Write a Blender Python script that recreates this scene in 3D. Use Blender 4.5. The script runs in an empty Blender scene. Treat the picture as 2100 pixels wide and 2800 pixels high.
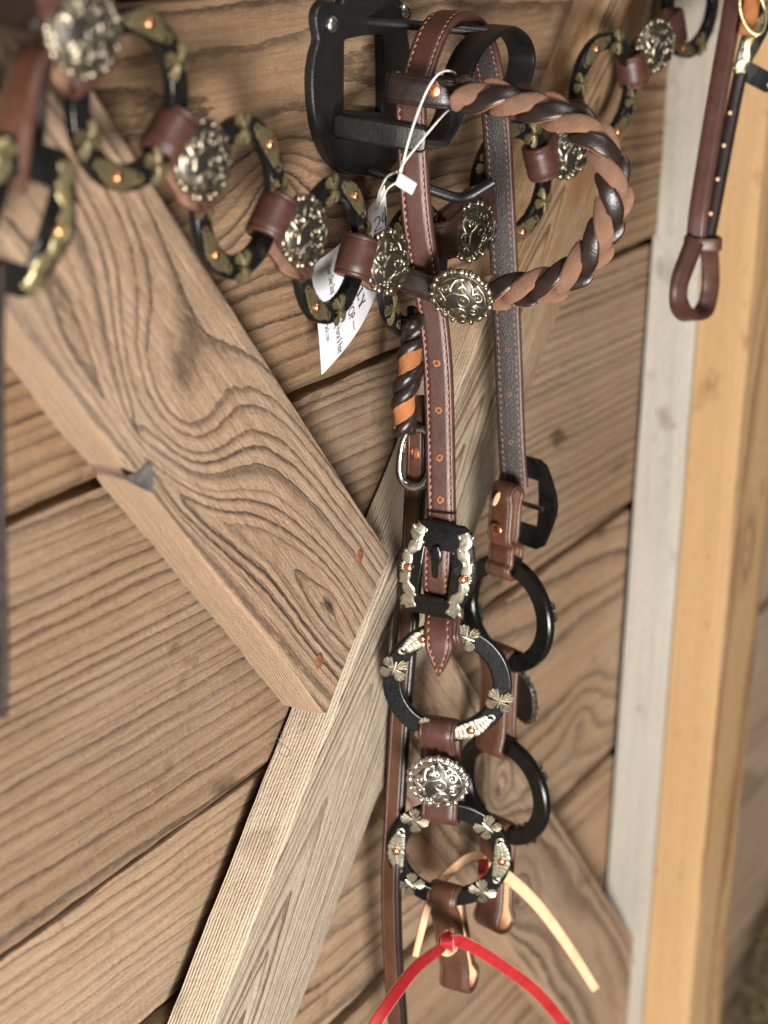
import bpy, bmesh, math, random
from mathutils import Vector, Matrix, noise as mnoise
from math import sin, cos, pi, radians, sqrt, atan2, exp
random.seed(11)
scene = bpy.context.scene
col = scene.collection

# ------------------------------------------------------------------ camera
RIGHT = Vector((0.46086, -0.88696, 0.03010)); UP = Vector((0.26431, 0.16955, 0.94942)); BACK = Vector((-0.84720, -0.42959, 0.31257))
CAM = Vector((-1.01034, -0.50065, 0.27452))
FPX = 5700.0                       # focal length in pixels of the 2100 x 2800 photograph
cd = bpy.data.cameras.new('camera'); cam = bpy.data.objects.new('camera', cd); col.objects.link(cam)
M = Matrix.Identity(4)
for i in range(3):
    M[i][0] = RIGHT[i]; M[i][1] = UP[i]; M[i][2] = BACK[i]; M[i][3] = CAM[i]
cam.matrix_world = M
cd.sensor_fit = 'VERTICAL'; cd.sensor_height = 36; cd.lens = FPX / 2800 * 36
cd.clip_start = .02; cd.clip_end = 50
cd.dof.use_dof = True; cd.dof.focus_distance = 1.058; cd.dof.aperture_fstop = 6.6; cd.dof.aperture_blades = 9
scene.camera = cam

# ------------------------------------------------------------------ light
world = bpy.data.worlds.new('World'); scene.world = world; world.use_nodes = True
bg = world.node_tree.nodes['Background']; bg.inputs[0].default_value = (1, .93, .85, 1); bg.inputs[1].default_value = .10
def area(name, loc, target, size, sizey, power, colr):
    l = bpy.data.lights.new(name, 'AREA'); l.shape = 'RECTANGLE'; l.size = size; l.size_y = sizey; l.energy = power; l.color = colr
    o = bpy.data.objects.new(name, l); col.objects.link(o); o.location = loc
    o.rotation_euler = (Vector(target) - Vector(loc)).to_track_quat('-Z', 'Y').to_euler()
    return o
# the open barn doorway behind the camera: a wide soft light, a little low, and a smaller fill light added from above
area('doorway_light', (-1.9, -1.5, -.65), (.15, 0, -.3), .55, .75, 138, (1, .97, .92))
area('upper_fill_light', (-.6, -1.3, 1.5), (-.05, 0, -.1), .5, .5, 14, (1, .97, .93))
scene.view_settings.view_transform = 'Standard'; scene.view_settings.look = 'None'
scene.view_settings.exposure = 0; scene.view_settings.gamma = 1
scene.render.engine = 'CYCLES'

# ------------------------------------------------------------------ helpers
def at(px, py, off):
    """the point that the photograph shows at (px, py), standing `off` metres out from the wall face"""
    d = RIGHT * (px - 1050) - UP * (py - 1400) - BACK * FPX
    return CAM + d * ((-off - CAM.y) / d.y)
def atx(px, py, X):
    d = RIGHT * (px - 1050) - UP * (py - 1400) - BACK * FPX
    return CAM + d * ((X - CAM.x) / d.x)
def frame(a, tilt=0, roll=0):
    """rotation whose local x is to the right, y up and z out of a face that looks along -X turned by a degrees to the room"""
    a = radians(a); n = Vector((-cos(a), -sin(a), 0)); u = Vector((sin(a), -cos(a), 0)); v = Vector((0, 0, 1))
    m = Matrix((u, v, n)).transposed()
    return m @ Matrix.Rotation(radians(tilt), 3, 'X') @ Matrix.Rotation(radians(roll), 3, 'Z')
def mat4(loc, m3): return Matrix.Translation(loc) @ m3.to_4x4()

def link(name, me, m=None, parent=None, mw=None, smooth=True, label=None):
    o = bpy.data.objects.new(name, me); col.objects.link(o)
    if m is not None:
        for x in (m if isinstance(m, (list, tuple)) else [m]):
            if len(me.materials) < (len(m) if isinstance(m, (list, tuple)) else 1): me.materials.append(x)
    if parent is not None: o.parent = parent
    if mw is not None: o.matrix_basis = mw
    if label: o['label'] = label
    return o
def thing(name, label, cat, loc=(0, 0, 0), group=None):
    o = bpy.data.objects.new(name, None); col.objects.link(o); o.location = loc; o.empty_display_size = .02
    o['label'] = label; o['category'] = cat
    if group: o['group'] = group
    return o
def rel(parent, mw):
    """local matrix of a world matrix under a parent chain of unscaled objects"""
    q = Matrix.Identity(4); p = parent
    while p is not None:
        q = p.matrix_basis @ q; p = p.parent
    return q.inverted() @ mw
class MB:
    """collects vertices and faces for one mesh"""
    def __init__(s): s.v = []; s.f = []; s.mi = []
    def add(s, vs, fs, mi=0):
        b = len(s.v); s.v += [tuple(x) for x in vs]; s.f += [tuple(i + b for i in q) for q in fs]; s.mi += [mi] * len(fs); return s
    def mesh(s, name, smooth=True, auto=None):
        me = bpy.data.meshes.new(name); me.from_pydata(s.v, [], s.f); me.update()
        bm = bmesh.new(); bm.from_mesh(me); bmesh.ops.recalc_face_normals(bm, faces=bm.faces)
        if auto is not None:
            for e in bm.edges:
                if len(e.link_faces) == 2 and e.calc_face_angle(0) > radians(auto): e.smooth = False
        bm.to_mesh(me); bm.free()
        for p, mi in zip(me.polygons, s.mi): p.use_smooth = smooth; p.material_index = mi
        return me
    def xf(s, m, start=0):
        for i in range(start, len(s.v)): s.v[i] = tuple(m @ Vector(s.v[i]))
        return s
def sweep(mb, secs, closed=False, caps=True, mi=0, mif=None):
    """secs: list of loops of equal length"""
    n = len(secs[0]); base = len(mb.v); vs = [p for s in secs for p in s]; fs = []; mis = []
    m = len(secs); rng = m if closed else m - 1
    for i in range(rng):
        j = (i + 1) % m
        for k in range(n):
            l = (k + 1) % n
            fs.append((i * n + k, i * n + l, j * n + l, j * n + k)); mis.append(mif(i, k) if mif else mi)
    if caps and not closed:
        fs.append(tuple(range(n - 1, -1, -1))); fs.append(tuple((m - 1) * n + k for k in range(n))); mis += [mi, mi]
    mb.v += [tuple(p) for p in vs]; mb.f += [tuple(i + base for i in q) for q in fs]; mb.mi += mis
    return mb
def catmull(pts, n):
    """smooth curve through points, n samples per span"""
    pts = [Vector(p) for p in pts]; out = []
    for i in range(len(pts) - 1):
        p1, p2 = pts[i], pts[i + 1]; p0 = pts[i - 1] if i else p1 * 2 - p2; p3 = pts[i + 2] if i + 2 < len(pts) else p2 * 2 - p1
        for k in range(n):
            t = k / n
            out.append(.5 * ((2 * p1) + (p2 - p0) * t + (2 * p0 - 5 * p1 + 4 * p2 - p3) * t * t + (3 * p1 - p0 - 3 * p2 + p3) * t ** 3))
    out.append(pts[-1].copy()); return out
def resample(path, step):
    L = [0]
    for a, b in zip(path, path[1:]): L.append(L[-1] + (b - a).length)
    n = max(2, int(L[-1] / step)); out = []; j = 0
    for i in range(n + 1):
        s = L[-1] * i / n
        while j < len(L) - 2 and L[j + 1] < s: j += 1
        t = (s - L[j]) / max(1e-9, L[j + 1] - L[j]); out.append(path[j].lerp(path[j + 1], t))
    return out
def tangents(path, closed=False):
    n = len(path); r = []
    for i in range(n):
        a = path[i - 1] if (i or closed) else path[0]; b = path[(i + 1) % n] if (i < n - 1 or closed) else path[-1]
        r.append((b - a).normalized())
    return r
def tube(mb, path, rad, n=8, closed=False, mi=0, up=None):
    """round tube; rad is a number or a function of 0..1"""
    T = tangents(path, closed); ref = Vector(up) if up else (Vector((0, 0, 1)) if abs(T[0].z) < .9 else Vector((1, 0, 0)))
    secs = []; nrm = (ref - T[0] * ref.dot(T[0])).normalized()
    for i, p in enumerate(path):
        nrm = (nrm - T[i] * nrm.dot(T[i])).normalized(); b = T[i].cross(nrm)
        r = rad(i / max(1, len(path) - 1)) if callable(rad) else rad
        secs.append([p + (nrm * cos(2 * pi * k / n) + b * sin(2 * pi * k / n)) * r for k in range(n)])
    return sweep(mb, secs, closed, True, mi)
def strap_section(w, t, crease=0):
    """rounded strip profile in (across, out): flat face with a pressed line near each edge"""
    h = w / 2; r = min(t * .45, .0016)
    top = [(-h, t / 2 - r * 1.1), (-h + r * .35, t / 2 - r * .3), (-h + r, t / 2)]
    if crease: top += [(-h + crease - .0004, t / 2), (-h + crease, t / 2 - .0003), (-h + crease + .0004, t / 2 + .0001)]
    top += [(-h * .4, t / 2 + .00015), (h * .4, t / 2 + .00015)]
    if crease: top += [(h - crease - .0004, t / 2 + .0001), (h - crease, t / 2 - .0003), (h - crease + .0004, t / 2)]
    top += [(h - r, t / 2), (h - r * .35, t / 2 - r * .3), (h, t / 2 - r * 1.1)]
    bot = [(h, -t / 2 + r * .9), (h - r * .3, -t / 2 + r * .25), (h - r, -t / 2), (0, -t / 2), (-h + r, -t / 2), (-h + r * .3, -t / 2 + r * .25), (-h, -t / 2 + r * .9)]
    return top + bot
def strap(mb, path, wdirs, w, t, crease=0, mif=None, point=0, closed=False):
    """flat strip along path; wdirs = across direction (one vector or one per point); out = wdir x tangent"""
    T = tangents(path, closed); n = len(path); secs = []; L = 0; tot = sum((b - a).length for a, b in zip(path, path[1:]))
    for i, p in enumerate(path):
        if i: L += (path[i] - path[i - 1]).length
        wd = Vector(wdirs[i] if isinstance(wdirs, list) else wdirs); wd = (wd - T[i] * wd.dot(T[i])).normalized(); out = wd.cross(T[i])
        ww = w(i / (n - 1)) if callable(w) else w
        if point and tot - L < point:
            s = max(.02, (tot - L) / point); ww *= s ** .62
        secs.append([p + wd * a + out * b for a, b in strap_section(ww, t, min(crease, ww * .25))])
    return sweep(mb, secs, closed, True, 0, mif)
def stitches(mb, path, wdirs, acr, h, pitch=.0036, ln=.0026, rad=.00042, shrink=None):
    """a row of short thread stitches lying on a strap at `acr` across"""
    pts = resample(path, pitch); T = tangents(pts)
    for i, p in enumerate(pts):
        if i == 0: continue
        wd = Vector(wdirs); wd = (wd - T[i] * wd.dot(T[i])).normalized(); out = wd.cross(T[i])
        a = acr
        if shrink: a = acr * shrink(i / len(pts))
        c = p + wd * (a + random.uniform(-.00012, .00012)) + out * h
        d = (T[i] + wd * random.uniform(.1, .3)).normalized(); s = d.cross(out)
        l = ln * random.uniform(.42, .54)
        q = [c - d * l - out * rad, c - d * l * .6 + s * rad + out * rad * .3, c - d * l * .6 - s * rad + out * rad * .3, c + out * rad * .9 - d * l * .3, c + out * rad * .9 + d * l * .3, c + d * l * .6 + s * rad + out * rad * .3, c + d * l * .6 - s * rad + out * rad * .3, c + d * l - out * rad]
        mb.add(q, [(0, 1, 3), (0, 3, 2), (1, 5, 4, 3), (2, 3, 4, 6), (4, 5, 7), (4, 7, 6)])
    return mb
def dome(mb, c, m3, rx, ry, h, n=16, rings=4, edge=.3, mi=0):
    """rivet or dome cap: centre c, local frame m3 (z out)"""
    vs = []; fs = []
    for k in range(n): t = 2 * pi * k / n; vs.append(c + m3 @ Vector((rx * cos(t), ry * sin(t), -h * edge)))
    for r in range(rings):
        a = (r / rings) * pi / 2
        for k in range(n): t = 2 * pi * k / n; vs.append(c + m3 @ Vector((rx * cos(a) * cos(t), ry * cos(a) * sin(t), h * sin(a))))
    vs.append(c + m3 @ Vector((0, 0, h))); top = len(vs) - 1
    for r in range(rings):
        for k in range(n): fs.append((r * n + k, r * n + (k + 1) % n, (r + 1) * n + (k + 1) % n, (r + 1) * n + k))
    for k in range(n): fs.append((rings * n + k, rings * n + (k + 1) % n, top))
    return mb.add(vs, fs, mi)
def extrude_outline(mb, pts, h0, h1, bev=0, m=None, mi=0, dome_h=0):
    """a flat plate from an outline (counter-clockwise, local xy) with a bevelled rim"""
    n = len(pts); c = Vector((sum(p[0] for p in pts) / n, sum(p[1] for p in pts) / n)); secs = []
    def inset(d):
        out = []
        for i in range(n):
            a = Vector(pts[i - 1]); b = Vector(pts[i]); e = Vector(pts[(i + 1) % n]); t = (e - a); nn = Vector((-t.y, t.x))
            nn = nn.normalized() if nn.length > 1e-9 else Vector((0, 0)); out.append(b + nn * d)
        return out
    s0 = [Vector((p[0], p[1], h0)) for p in pts]; s1 = [Vector((p[0], p[1], h1 - bev)) for p in pts]; s2 = [Vector((p[0], p[1], h1)) for p in inset(bev)]
    secs = [s0, s1, s2] if bev else [s0, [Vector((p[0], p[1], h1)) for p in pts]]
    if m is not None: secs = [[m @ p for p in s] for s in secs]
    return sweep(mb, secs, False, True, mi)

# ------------------------------------------------------------------ materials
def newmat(name):
    m = bpy.data.materials.new(name); m.use_nodes = True; nt = m.node_tree; b = nt.nodes['Principled BSDF']; return m, nt, b
class N:
    """short hand for building node trees"""
    def __init__(s, nt): s.nt = nt
    def node(s, t, **k):
        n = s.nt.nodes.new(t)
        for a, v in k.items(): setattr(n, a, v)
        return n
    def put(s, sock, v):
        if hasattr(v, 'is_output') or isinstance(v, bpy.types.NodeSocket): s.nt.links.new(v, sock)
        else: sock.default_value = v
    def math(s, op, a, b=None, c=None, clamp=False):
        n = s.node('ShaderNodeMath', operation=op); n.use_clamp = clamp; s.put(n.inputs[0], a)
        if b is not None: s.put(n.inputs[1], b)
        if c is not None: s.put(n.inputs[2], c)
        return n.outputs[0]
    def noise(s, vec, scale, detail=2, rough=.5, dist=0):
        n = s.node('ShaderNodeTexNoise'); s.put(n.inputs['Vector'], vec); n.inputs['Scale'].default_value = scale; n.inputs['Detail'].default_value = detail
        n.inputs['Roughness'].default_value = rough; n.inputs['Distortion'].default_value = dist; return n.outputs['Fac']
    def map(s, vec, scale=(1, 1, 1), loc=(0, 0, 0), rot=(0, 0, 0)):
        n = s.node('ShaderNodeMapping'); s.put(n.inputs['Vector'], vec); n.inputs['Scale'].default_value = scale; n.inputs['Location'].default_value = loc; n.inputs['Rotation'].default_value = rot; return n.outputs[0]
    def ramp(s, fac, stops, interp='LINEAR'):
        n = s.node('ShaderNodeValToRGB'); s.put(n.inputs[0], fac); e = n.color_ramp.elements; n.color_ramp.interpolation = interp
        while len(e) < len(stops): e.new(.5)
        for el, (p, c) in zip(e, stops): el.position = p; el.color = (c, c, c, 1) if isinstance(c, (int, float)) else (*c, 1)
        return n.outputs[0]
    def mix(s, fac, a, b, mode='MIX'):
        n = s.node('ShaderNodeMix', data_type='RGBA', blend_type=mode); s.put(n.inputs[0], fac)
        for i, v in ((6, a), (7, b)):
            s.put(n.inputs[i], (*v, 1) if isinstance(v, tuple) and len(v) == 3 else v)
        return n.outputs[2]
    def bump(s, h, strength, dist, normal=None):
        n = s.node('ShaderNodeBump'); s.put(n.inputs['Height'], h); n.inputs['Strength'].default_value = strength; n.inputs['Distance'].default_value = dist
        if normal is not None: s.nt.links.new(normal, n.inputs['Normal'])
        return n.outputs[0]
    def objco(s): return s.node('ShaderNodeTexCoord').outputs['Object']

def wood(name, early, late, pith=(.0, .03), slope=(0.0, .0), spacing=.0045, warp=.006, knots=(), seed=0, contrast=1.3, grey=(.40, .315, .235), greyamt=.3, saw=0, ridge=1., rough=.78, blot=.5, stains=.5, wscale=1., lin=0., quad=0., pinch=None, side=1., soil=None, sidemul=1.15, sideamt=.4):
    """softwood: growth rings about a tilted pith (local x is the length), knots that bend them, weathered relief"""
    m, nt, b = newmat(name); g = N(nt); co = g.objco()
    co = g.map(co, (1, 1, 1), (seed * .37, 0, 0)); sx = g.node('ShaderNodeSeparateXYZ'); nt.links.new(co, sx.inputs[0]); X, Y, Z = sx.outputs
    x0 = seed * .37
    if pinch:                                                            # the grain is drawn together at a knot
        kx, kz, pxs, pzs, pa = pinch; dx = g.math('DIVIDE', g.math('SUBTRACT', X, kx + x0), pxs); dz = g.math('DIVIDE', g.math('SUBTRACT', Z, kz), pzs)
        e = g.math('EXPONENT', g.math('MULTIPLY', g.math('ADD', g.math('MULTIPLY', dx, dx), g.math('MULTIPLY', dz, dz)), -1.))
        Z = g.math('MULTIPLY_ADD', g.math('MULTIPLY', g.math('SUBTRACT', Z, kz), pa), e, Z)
    lowvec = g.map(co, (2.2 * wscale, 9 * wscale, 9 * wscale), (seed * 3.1, seed * 1.7, 0)); w1 = g.math('SUBTRACT', g.noise(lowvec, 1, 2, .5), .5)
    w2 = g.math('SUBTRACT', g.noise(g.map(co, (14, 60, 60), (seed, 0, 3)), 1, 3, .55), .5)
    zz = g.math('ADD', g.math('SUBTRACT', Z, pith[0]), g.math('MULTIPLY', g.math('SUBTRACT', X, x0), slope[0]))
    yy = g.math('ADD', g.math('SUBTRACT', Y, pith[1]), g.math('MULTIPLY', g.math('SUBTRACT', X, x0), slope[1]))
    r = g.math('SQRT', g.math('ADD', g.math('MULTIPLY', zz, zz), g.math('MULTIPLY', yy, yy)))
    if quad: r = g.math('MULTIPLY_ADD', g.math('MULTIPLY', r, r), quad, r)
    if lin: r = g.math('ADD', r, g.math('MULTIPLY', g.math('SUBTRACT', X, x0), lin))
    r = g.math('ADD', r, g.math('MULTIPLY', w1, warp * 2)); r = g.math('ADD', r, g.math('MULTIPLY', g.math('ADD', w2, g.math('MULTIPLY', g.math('SUBTRACT', g.noise(g.map(co, (60, 380, 380), (0, seed, 0)), 1, 2, .6), .5), .45)), spacing * .55))
    kd = None
    for (kx, kz, sxx, szz, amp) in knots:
        dx = g.math('DIVIDE', g.math('SUBTRACT', X, kx + x0), sxx); dz = g.math('DIVIDE', g.math('SUBTRACT', Z, kz), szz)
        d = g.math('SQRT', g.math('ADD', g.math('MULTIPLY', dx, dx), g.math('MULTIPLY', dz, dz)))
        r = g.math('ADD', r, g.math('MULTIPLY', g.math('EXPONENT', g.math('MULTIPLY', d, -1.)), amp))
        core = g.math('SUBTRACT', 1, g.math('MULTIPLY', d, 4.5), clamp=True); kd = core if kd is None else g.math('MAXIMUM', kd, core)
    cr = g.node('ShaderNodeCombineXYZ'); nt.links.new(g.math('MULTIPLY', r, .42 / spacing), cr.inputs[0]); ph = g.math('ADD', g.math('DIVIDE', r, spacing), g.math('MULTIPLY', g.noise(cr.outputs[0], 1, 1, .5), 2.2)); fr = g.math('FRACT', ph)
    idn = g.node('ShaderNodeTexWhiteNoise', noise_dimensions='1D'); nt.links.new(g.math('FLOOR', ph), idn.inputs['W'])
    ring = g.ramp(fr, [(0, .05), (.35, .0), (.62, .35), (.84, 1), (.95, .95), (1, .05)], 'EASE')
    ring = g.math('MULTIPLY', ring, g.math('MULTIPLY_ADD', idn.outputs['Value'], .75, .35))
    nrm = g.node('ShaderNodeSeparateXYZ'); nt.links.new(g.node('ShaderNodeTexCoord').outputs['Normal'], nrm.inputs[0])
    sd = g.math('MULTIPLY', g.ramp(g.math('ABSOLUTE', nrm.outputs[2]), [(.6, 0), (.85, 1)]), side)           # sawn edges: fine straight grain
    fine = g.math('SINE', g.math('MULTIPLY', g.math('ADD', Y, g.math('MULTIPLY', w2, .0022)), 2 * pi / .0017)); fine = g.math('MULTIPLY_ADD', fine, .13, .20)
    mx = g.node('ShaderNodeMix'); nt.links.new(sd, mx.inputs[0]); nt.links.new(ring, mx.inputs[2]); nt.links.new(fine, mx.inputs[3]); ring = mx.outputs[0]
    fib = g.noise(g.map(co, (9, 420, 420)), 1, 3, .65); fib2 = g.noise(g.map(co, (30, 1500, 1500)), 1, 2, .6)
    fleck = g.noise(g.map(co, (160, 1100, 1100)), 1, 2, .5)
    blotn = g.noise(g.map(co, (4, 14, 14), (seed * 2.3, 0, 0)), 1, 4, .6)
    c = g.mix(g.math('MULTIPLY', ring, .92 * contrast, clamp=True), early, late)
    c = g.mix(g.math('MULTIPLY', g.ramp(blotn, [(.38, 0), (.68, 1)]), greyamt), c, grey)
    c = g.mix(g.math('MULTIPLY', g.ramp(fib, [(.38, 0), (.68, 1)]), .55), c, tuple(v * .46 for v in early))
    c = g.mix(g.math('MULTIPLY', g.ramp(fleck, [(.5, 0), (.75, 1)]), .34), c, tuple(min(1, v * 1.6) for v in early))
    grit = g.noise(g.map(co, (500, 900, 900)), 1, 2, .6); c = g.mix(g.math('MULTIPLY', g.ramp(grit, [(.5, 0), (.68, 1)]), .28), c, tuple(v * .45 for v in early))
    c = g.mix(g.math('MULTIPLY', sd, sideamt), c, tuple(min(1, v * sidemul * q) for v, q in zip(early, (.98, 1.0, 1.02))))  # edge faces also lightened in colour, standing in for the light they catch
    if stains:
        st = g.ramp(g.noise(g.map(co, (22, 40, 40), (0, 0, seed)), 1, 3, .5), [(.64, 0), (.74, 1)]); c = g.mix(g.math('MULTIPLY', st, stains), c, (late[0] * .75, late[1] * .7, late[2] * .65))
        sp = g.ramp(g.noise(g.map(co, (120, 170, 170), (0, seed, 2)), 1, 1, .4), [(.73, 0), (.76, 1)]); c = g.mix(g.math('MULTIPLY', sp, .6 * stains), c, (.16, .085, .03))
    big = g.noise(g.map(co, (3, 5, 5), (seed, 5, 0)), 1, 2, .5)
    c = g.mix(g.math('MULTIPLY', g.ramp(big, [(.35, 0), (.65, 1)]), blot), c, g.mix(1, c, (.72, .66, .6), 'MULTIPLY'))
    if soil:                                                             # one end of the board handled and rust-stained
        sx_ = g.math('ADD', g.math('SUBTRACT', X, x0), g.math('MULTIPLY', w1, .25)); mk = g.node('ShaderNodeMapRange'); nt.links.new(sx_, mk.inputs[0]); mk.inputs[1].default_value = soil[0]; mk.inputs[2].default_value = soil[1]
        c = g.mix(g.math('MULTIPLY', mk.outputs[0], soil[2]), c, g.mix(1, c, (.70, .52, .34), 'MULTIPLY'))
        rs = g.ramp(g.noise(g.map(co, (16, 70, 70), (1, 0, 4)), 1, 4, .65), [(.52, 0), (.66, 1)]); c = g.mix(g.math('MULTIPLY', g.math('MULTIPLY', mk.outputs[0], rs), .7), c, (.17, .065, .022))
    if kd is not None: c = g.mix(g.math('MULTIPLY', kd, .85), c, (.075, .045, .035))
    h = g.math('ADD', g.math('MULTIPLY', ring, .8), g.math('MULTIPLY', fib, .55)); h = g.math('ADD', h, g.math('MULTIPLY', fib2, .25)); h = g.math('SUBTRACT', h, g.math('MULTIPLY', grit, .45))
    if saw:
        s1 = g.math('SINE', g.math('MULTIPLY', g.math('ADD', g.math('ADD', X, g.math('MULTIPLY', Z, .35)), g.math('MULTIPLY', w2, .004)), 2 * pi / .0052))
        s1 = g.math('MULTIPLY', s1, g.ramp(g.noise(g.map(co, (12, 30, 30), (0, 2, 0)), 1, 3), [(.45, 0), (.7, 1)]))
        h = g.math('ADD', h, g.math('MULTIPLY', s1, .22 * saw)); c = g.mix(g.math('MULTIPLY', g.math('MULTIPLY_ADD', s1, .5, .5), .10 * saw), c, tuple(v * .6 for v in early))
    if kd is not None: h = g.math('SUBTRACT', h, g.math('MULTIPLY', kd, 2.))
    nt.links.new(c, b.inputs['Base Color']); b.inputs['Roughness'].default_value = rough; b.inputs['Specular IOR Level'].default_value = .25
    nt.links.new(g.bump(h, .85 * ridge, .0013), b.inputs['Normal'])
    return m

def board(name, L, W, T, m, parent, loc, ang=0, nx=90, jit=.0006, bev=.0016, wane=None, cutl=0, cutr=0):
    """a sawn board: local x = length (centred), z = width (centred), y from 0 (back) to -T (front), uneven edges"""
    prof = []; h = W / 2
    nz = 10
    for k in range(nz + 1): prof.append((0, -h + W * k / nz))                              # back, upwards
    for q in (.3, .6): prof.append((-T * q, h))
    prof.append((-T + bev, h)); prof.append((-T + bev * .3, h - bev * .3))
    for k in range(nz + 1): prof.append((-T, h - bev - (W - 2 * bev) * k / nz))
    prof.append((-T + bev * .3, -h + bev * .3)); prof.append((-T + bev, -h)); prof.append((-T * .6, -h)); prof.append((-T * .3, -h))
    secs = []; sd = random.random() * 50
    for i in range(nx + 1):
        x = -L / 2 + L * i / nx; s = []
        for (y, z) in prof:
            j = mnoise.noise((x * 25 + sd, y * 40, z * 30)); j2 = mnoise.noise((x * 160 + sd, y * 90, z * 90)); zz = z; yy = y
            if abs(z) > h - bev * 1.5: zz += jit * (j * 1.6 + j2 * .9)
            if y < -T * .8: yy += jit * (.8 * j + .5 * j2)
            if wane and z < -h * .7 and y < -T * .5: zz += wane(x) ; 
            xx = x
            if i == 0: xx = x + cutl * z
            if i == nx: xx = x + cutr * z
            s.append(Vector((xx, yy, zz)))
        secs.append(s)
    mb = sweep(MB(), secs)
    me = mb.mesh(name, True, 30)
    return link(name, me, m, parent, mat4(Vector(loc), Matrix.Rotation(ang, 3, 'Y')))

# ------------------------------------------------------------------ the wall
wall = thing('plank_wall', 'weathered horizontal plank wall with nailed diagonal cross braces and a grey upright', 'wall')
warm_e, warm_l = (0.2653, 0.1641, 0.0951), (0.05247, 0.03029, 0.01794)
pale_e, pale_l = (.42, .30, .20), (.23, .135, .075)
GAP = .0035
def plank(x0, x1, z0, z1, m, y=0, T=.022, **k):
    return board('plank', x1 - x0, z1 - z0 - GAP * 2, T, m, wall, ((x0 + x1) / 2, T + y, (z0 + z1) / 2), 0, **k)
# left planks, from the top
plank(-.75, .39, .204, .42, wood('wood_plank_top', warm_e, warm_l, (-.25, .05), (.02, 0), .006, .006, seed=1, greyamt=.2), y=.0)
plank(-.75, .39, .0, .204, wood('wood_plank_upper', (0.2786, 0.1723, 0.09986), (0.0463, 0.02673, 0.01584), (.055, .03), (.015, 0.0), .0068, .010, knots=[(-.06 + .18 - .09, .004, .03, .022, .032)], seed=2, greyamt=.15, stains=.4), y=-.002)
plank(-.75, .39, -.2, 0, wood('wood_plank_middle', (0.2828, 0.1851, 0.1138), (0.0646, 0.0373, 0.0221), (-.16, .06), (.03, 0), .0062, .006, seed=3, greyamt=.25, grey=(0.3492, 0.2808, 0.2234), saw=.15, stains=.8), y=.003)
plank(-.75, -.14, -.298, -.2, wood('wood_plank_lower', (0.3444, 0.2255, 0.1387), (0.09331, 0.05387, 0.03191), (-.12, .10), (.03, 0), .0055, .008, seed=4, greyamt=.5, saw=.35, contrast=.9), y=.008)
plank(-.75, -.14, -.50, -.298, wood('wood_plank_bottom', (0.3393, 0.2221, 0.1366), (0.09331, 0.05387, 0.03191), (-.12, .10), (.02, 0), .005, .008, seed=5, greyamt=.5), y=.005)
plank(-.14, .39, -.4, -.2, wood('wood_plank_lower_right', (0.3393, 0.2221, 0.1366), (0.07178, 0.04144, 0.02455), (.03, .05), (.12, 0.0), .0105, .014, knots=[(.19, -.05, .03, .02, .03)], seed=6, greyamt=.4), y=.004)
plank(-.14, .39, -.62, -.4, wood('wood_plank_bottom_right', (0.3496, 0.2289, 0.1407), (0.09331, 0.05387, 0.03191), (.05, .06), (.05, 0), .008, .01, seed=7, greyamt=.4), y=.003)
plank(-.14, .39, -.84, -.62, bpy.data.materials['wood_plank_bottom'], y=.004)
plank(-.14, .39, -1.06, -.84, bpy.data.materials['wood_plank_lower'], y=.004)
# planks beyond the upright
for i, z in enumerate((.2, 0, -.2, -.4, -.6, -.8, -1.0, -1.2)):
    plank(.47, 2.4, z, z + .2, wood('wood_plank_beyond_%d' % i, (0.42, 0.3051, 0.2173), (0.24, 0.1526, 0.09312), (-.1, .1), (.03, 0), .008, .012, seed=8 + i, greyamt=.6), y=.002 * (i % 2))
# braces (1 x 4 boards): one runs whole from lower left to upper right, the other is cut against it
TB = .025
c2, s2 = cos(radians(46.3)), sin(radians(46.3)); d2 = Vector((c2, 0, s2)); n2 = Vector((s2, 0, -c2))
def on2(s, off): return Vector((-.245, 0, -.298)) + d2 * s + n2 * off
W2 = .088
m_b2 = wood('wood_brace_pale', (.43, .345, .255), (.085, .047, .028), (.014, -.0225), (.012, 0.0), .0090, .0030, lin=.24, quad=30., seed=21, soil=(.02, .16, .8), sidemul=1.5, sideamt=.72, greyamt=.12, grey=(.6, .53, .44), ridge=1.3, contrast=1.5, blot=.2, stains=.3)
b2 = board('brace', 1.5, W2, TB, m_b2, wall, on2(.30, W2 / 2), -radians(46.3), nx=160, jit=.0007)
a1 = radians(45.3); d1 = Vector((cos(a1), 0, -sin(a1))); n1 = Vector((sin(a1), 0, cos(a1)))
W1 = .096
def on1(s, off): return Vector((-.132, 0, -.166)) + d1 * s + n1 * off         # from the lower corner of the joint
L1 = .55
c1_ = on1(-L1 / 2 - .001, W1 / 2)
def loc1(px, py, ax, az, amp): q = at(px, py, TB) - c1_; return (q.dot(d1), q.dot(n1), ax, az, amp)
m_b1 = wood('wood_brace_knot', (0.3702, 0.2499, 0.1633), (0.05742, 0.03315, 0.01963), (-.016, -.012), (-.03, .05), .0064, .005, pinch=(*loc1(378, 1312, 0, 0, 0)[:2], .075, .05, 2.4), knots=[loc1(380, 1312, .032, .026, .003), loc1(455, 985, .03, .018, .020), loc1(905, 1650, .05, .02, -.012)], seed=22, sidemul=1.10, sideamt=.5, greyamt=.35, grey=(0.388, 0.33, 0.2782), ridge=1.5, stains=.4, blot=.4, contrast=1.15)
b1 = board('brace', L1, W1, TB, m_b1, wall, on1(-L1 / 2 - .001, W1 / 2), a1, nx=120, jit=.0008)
L1b = .75
m_b1b = wood('wood_brace_curly', (0.3599, 0.243, 0.1588), (0.07537, 0.04351, 0.02578), (.0, .015), (.05, .02), .0095, .016, knots=[(-.2, .02, .03, .02, .05), (-.1, -.02, .03, .02, -.04)], seed=23, greyamt=.35, wscale=2.2)
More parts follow.
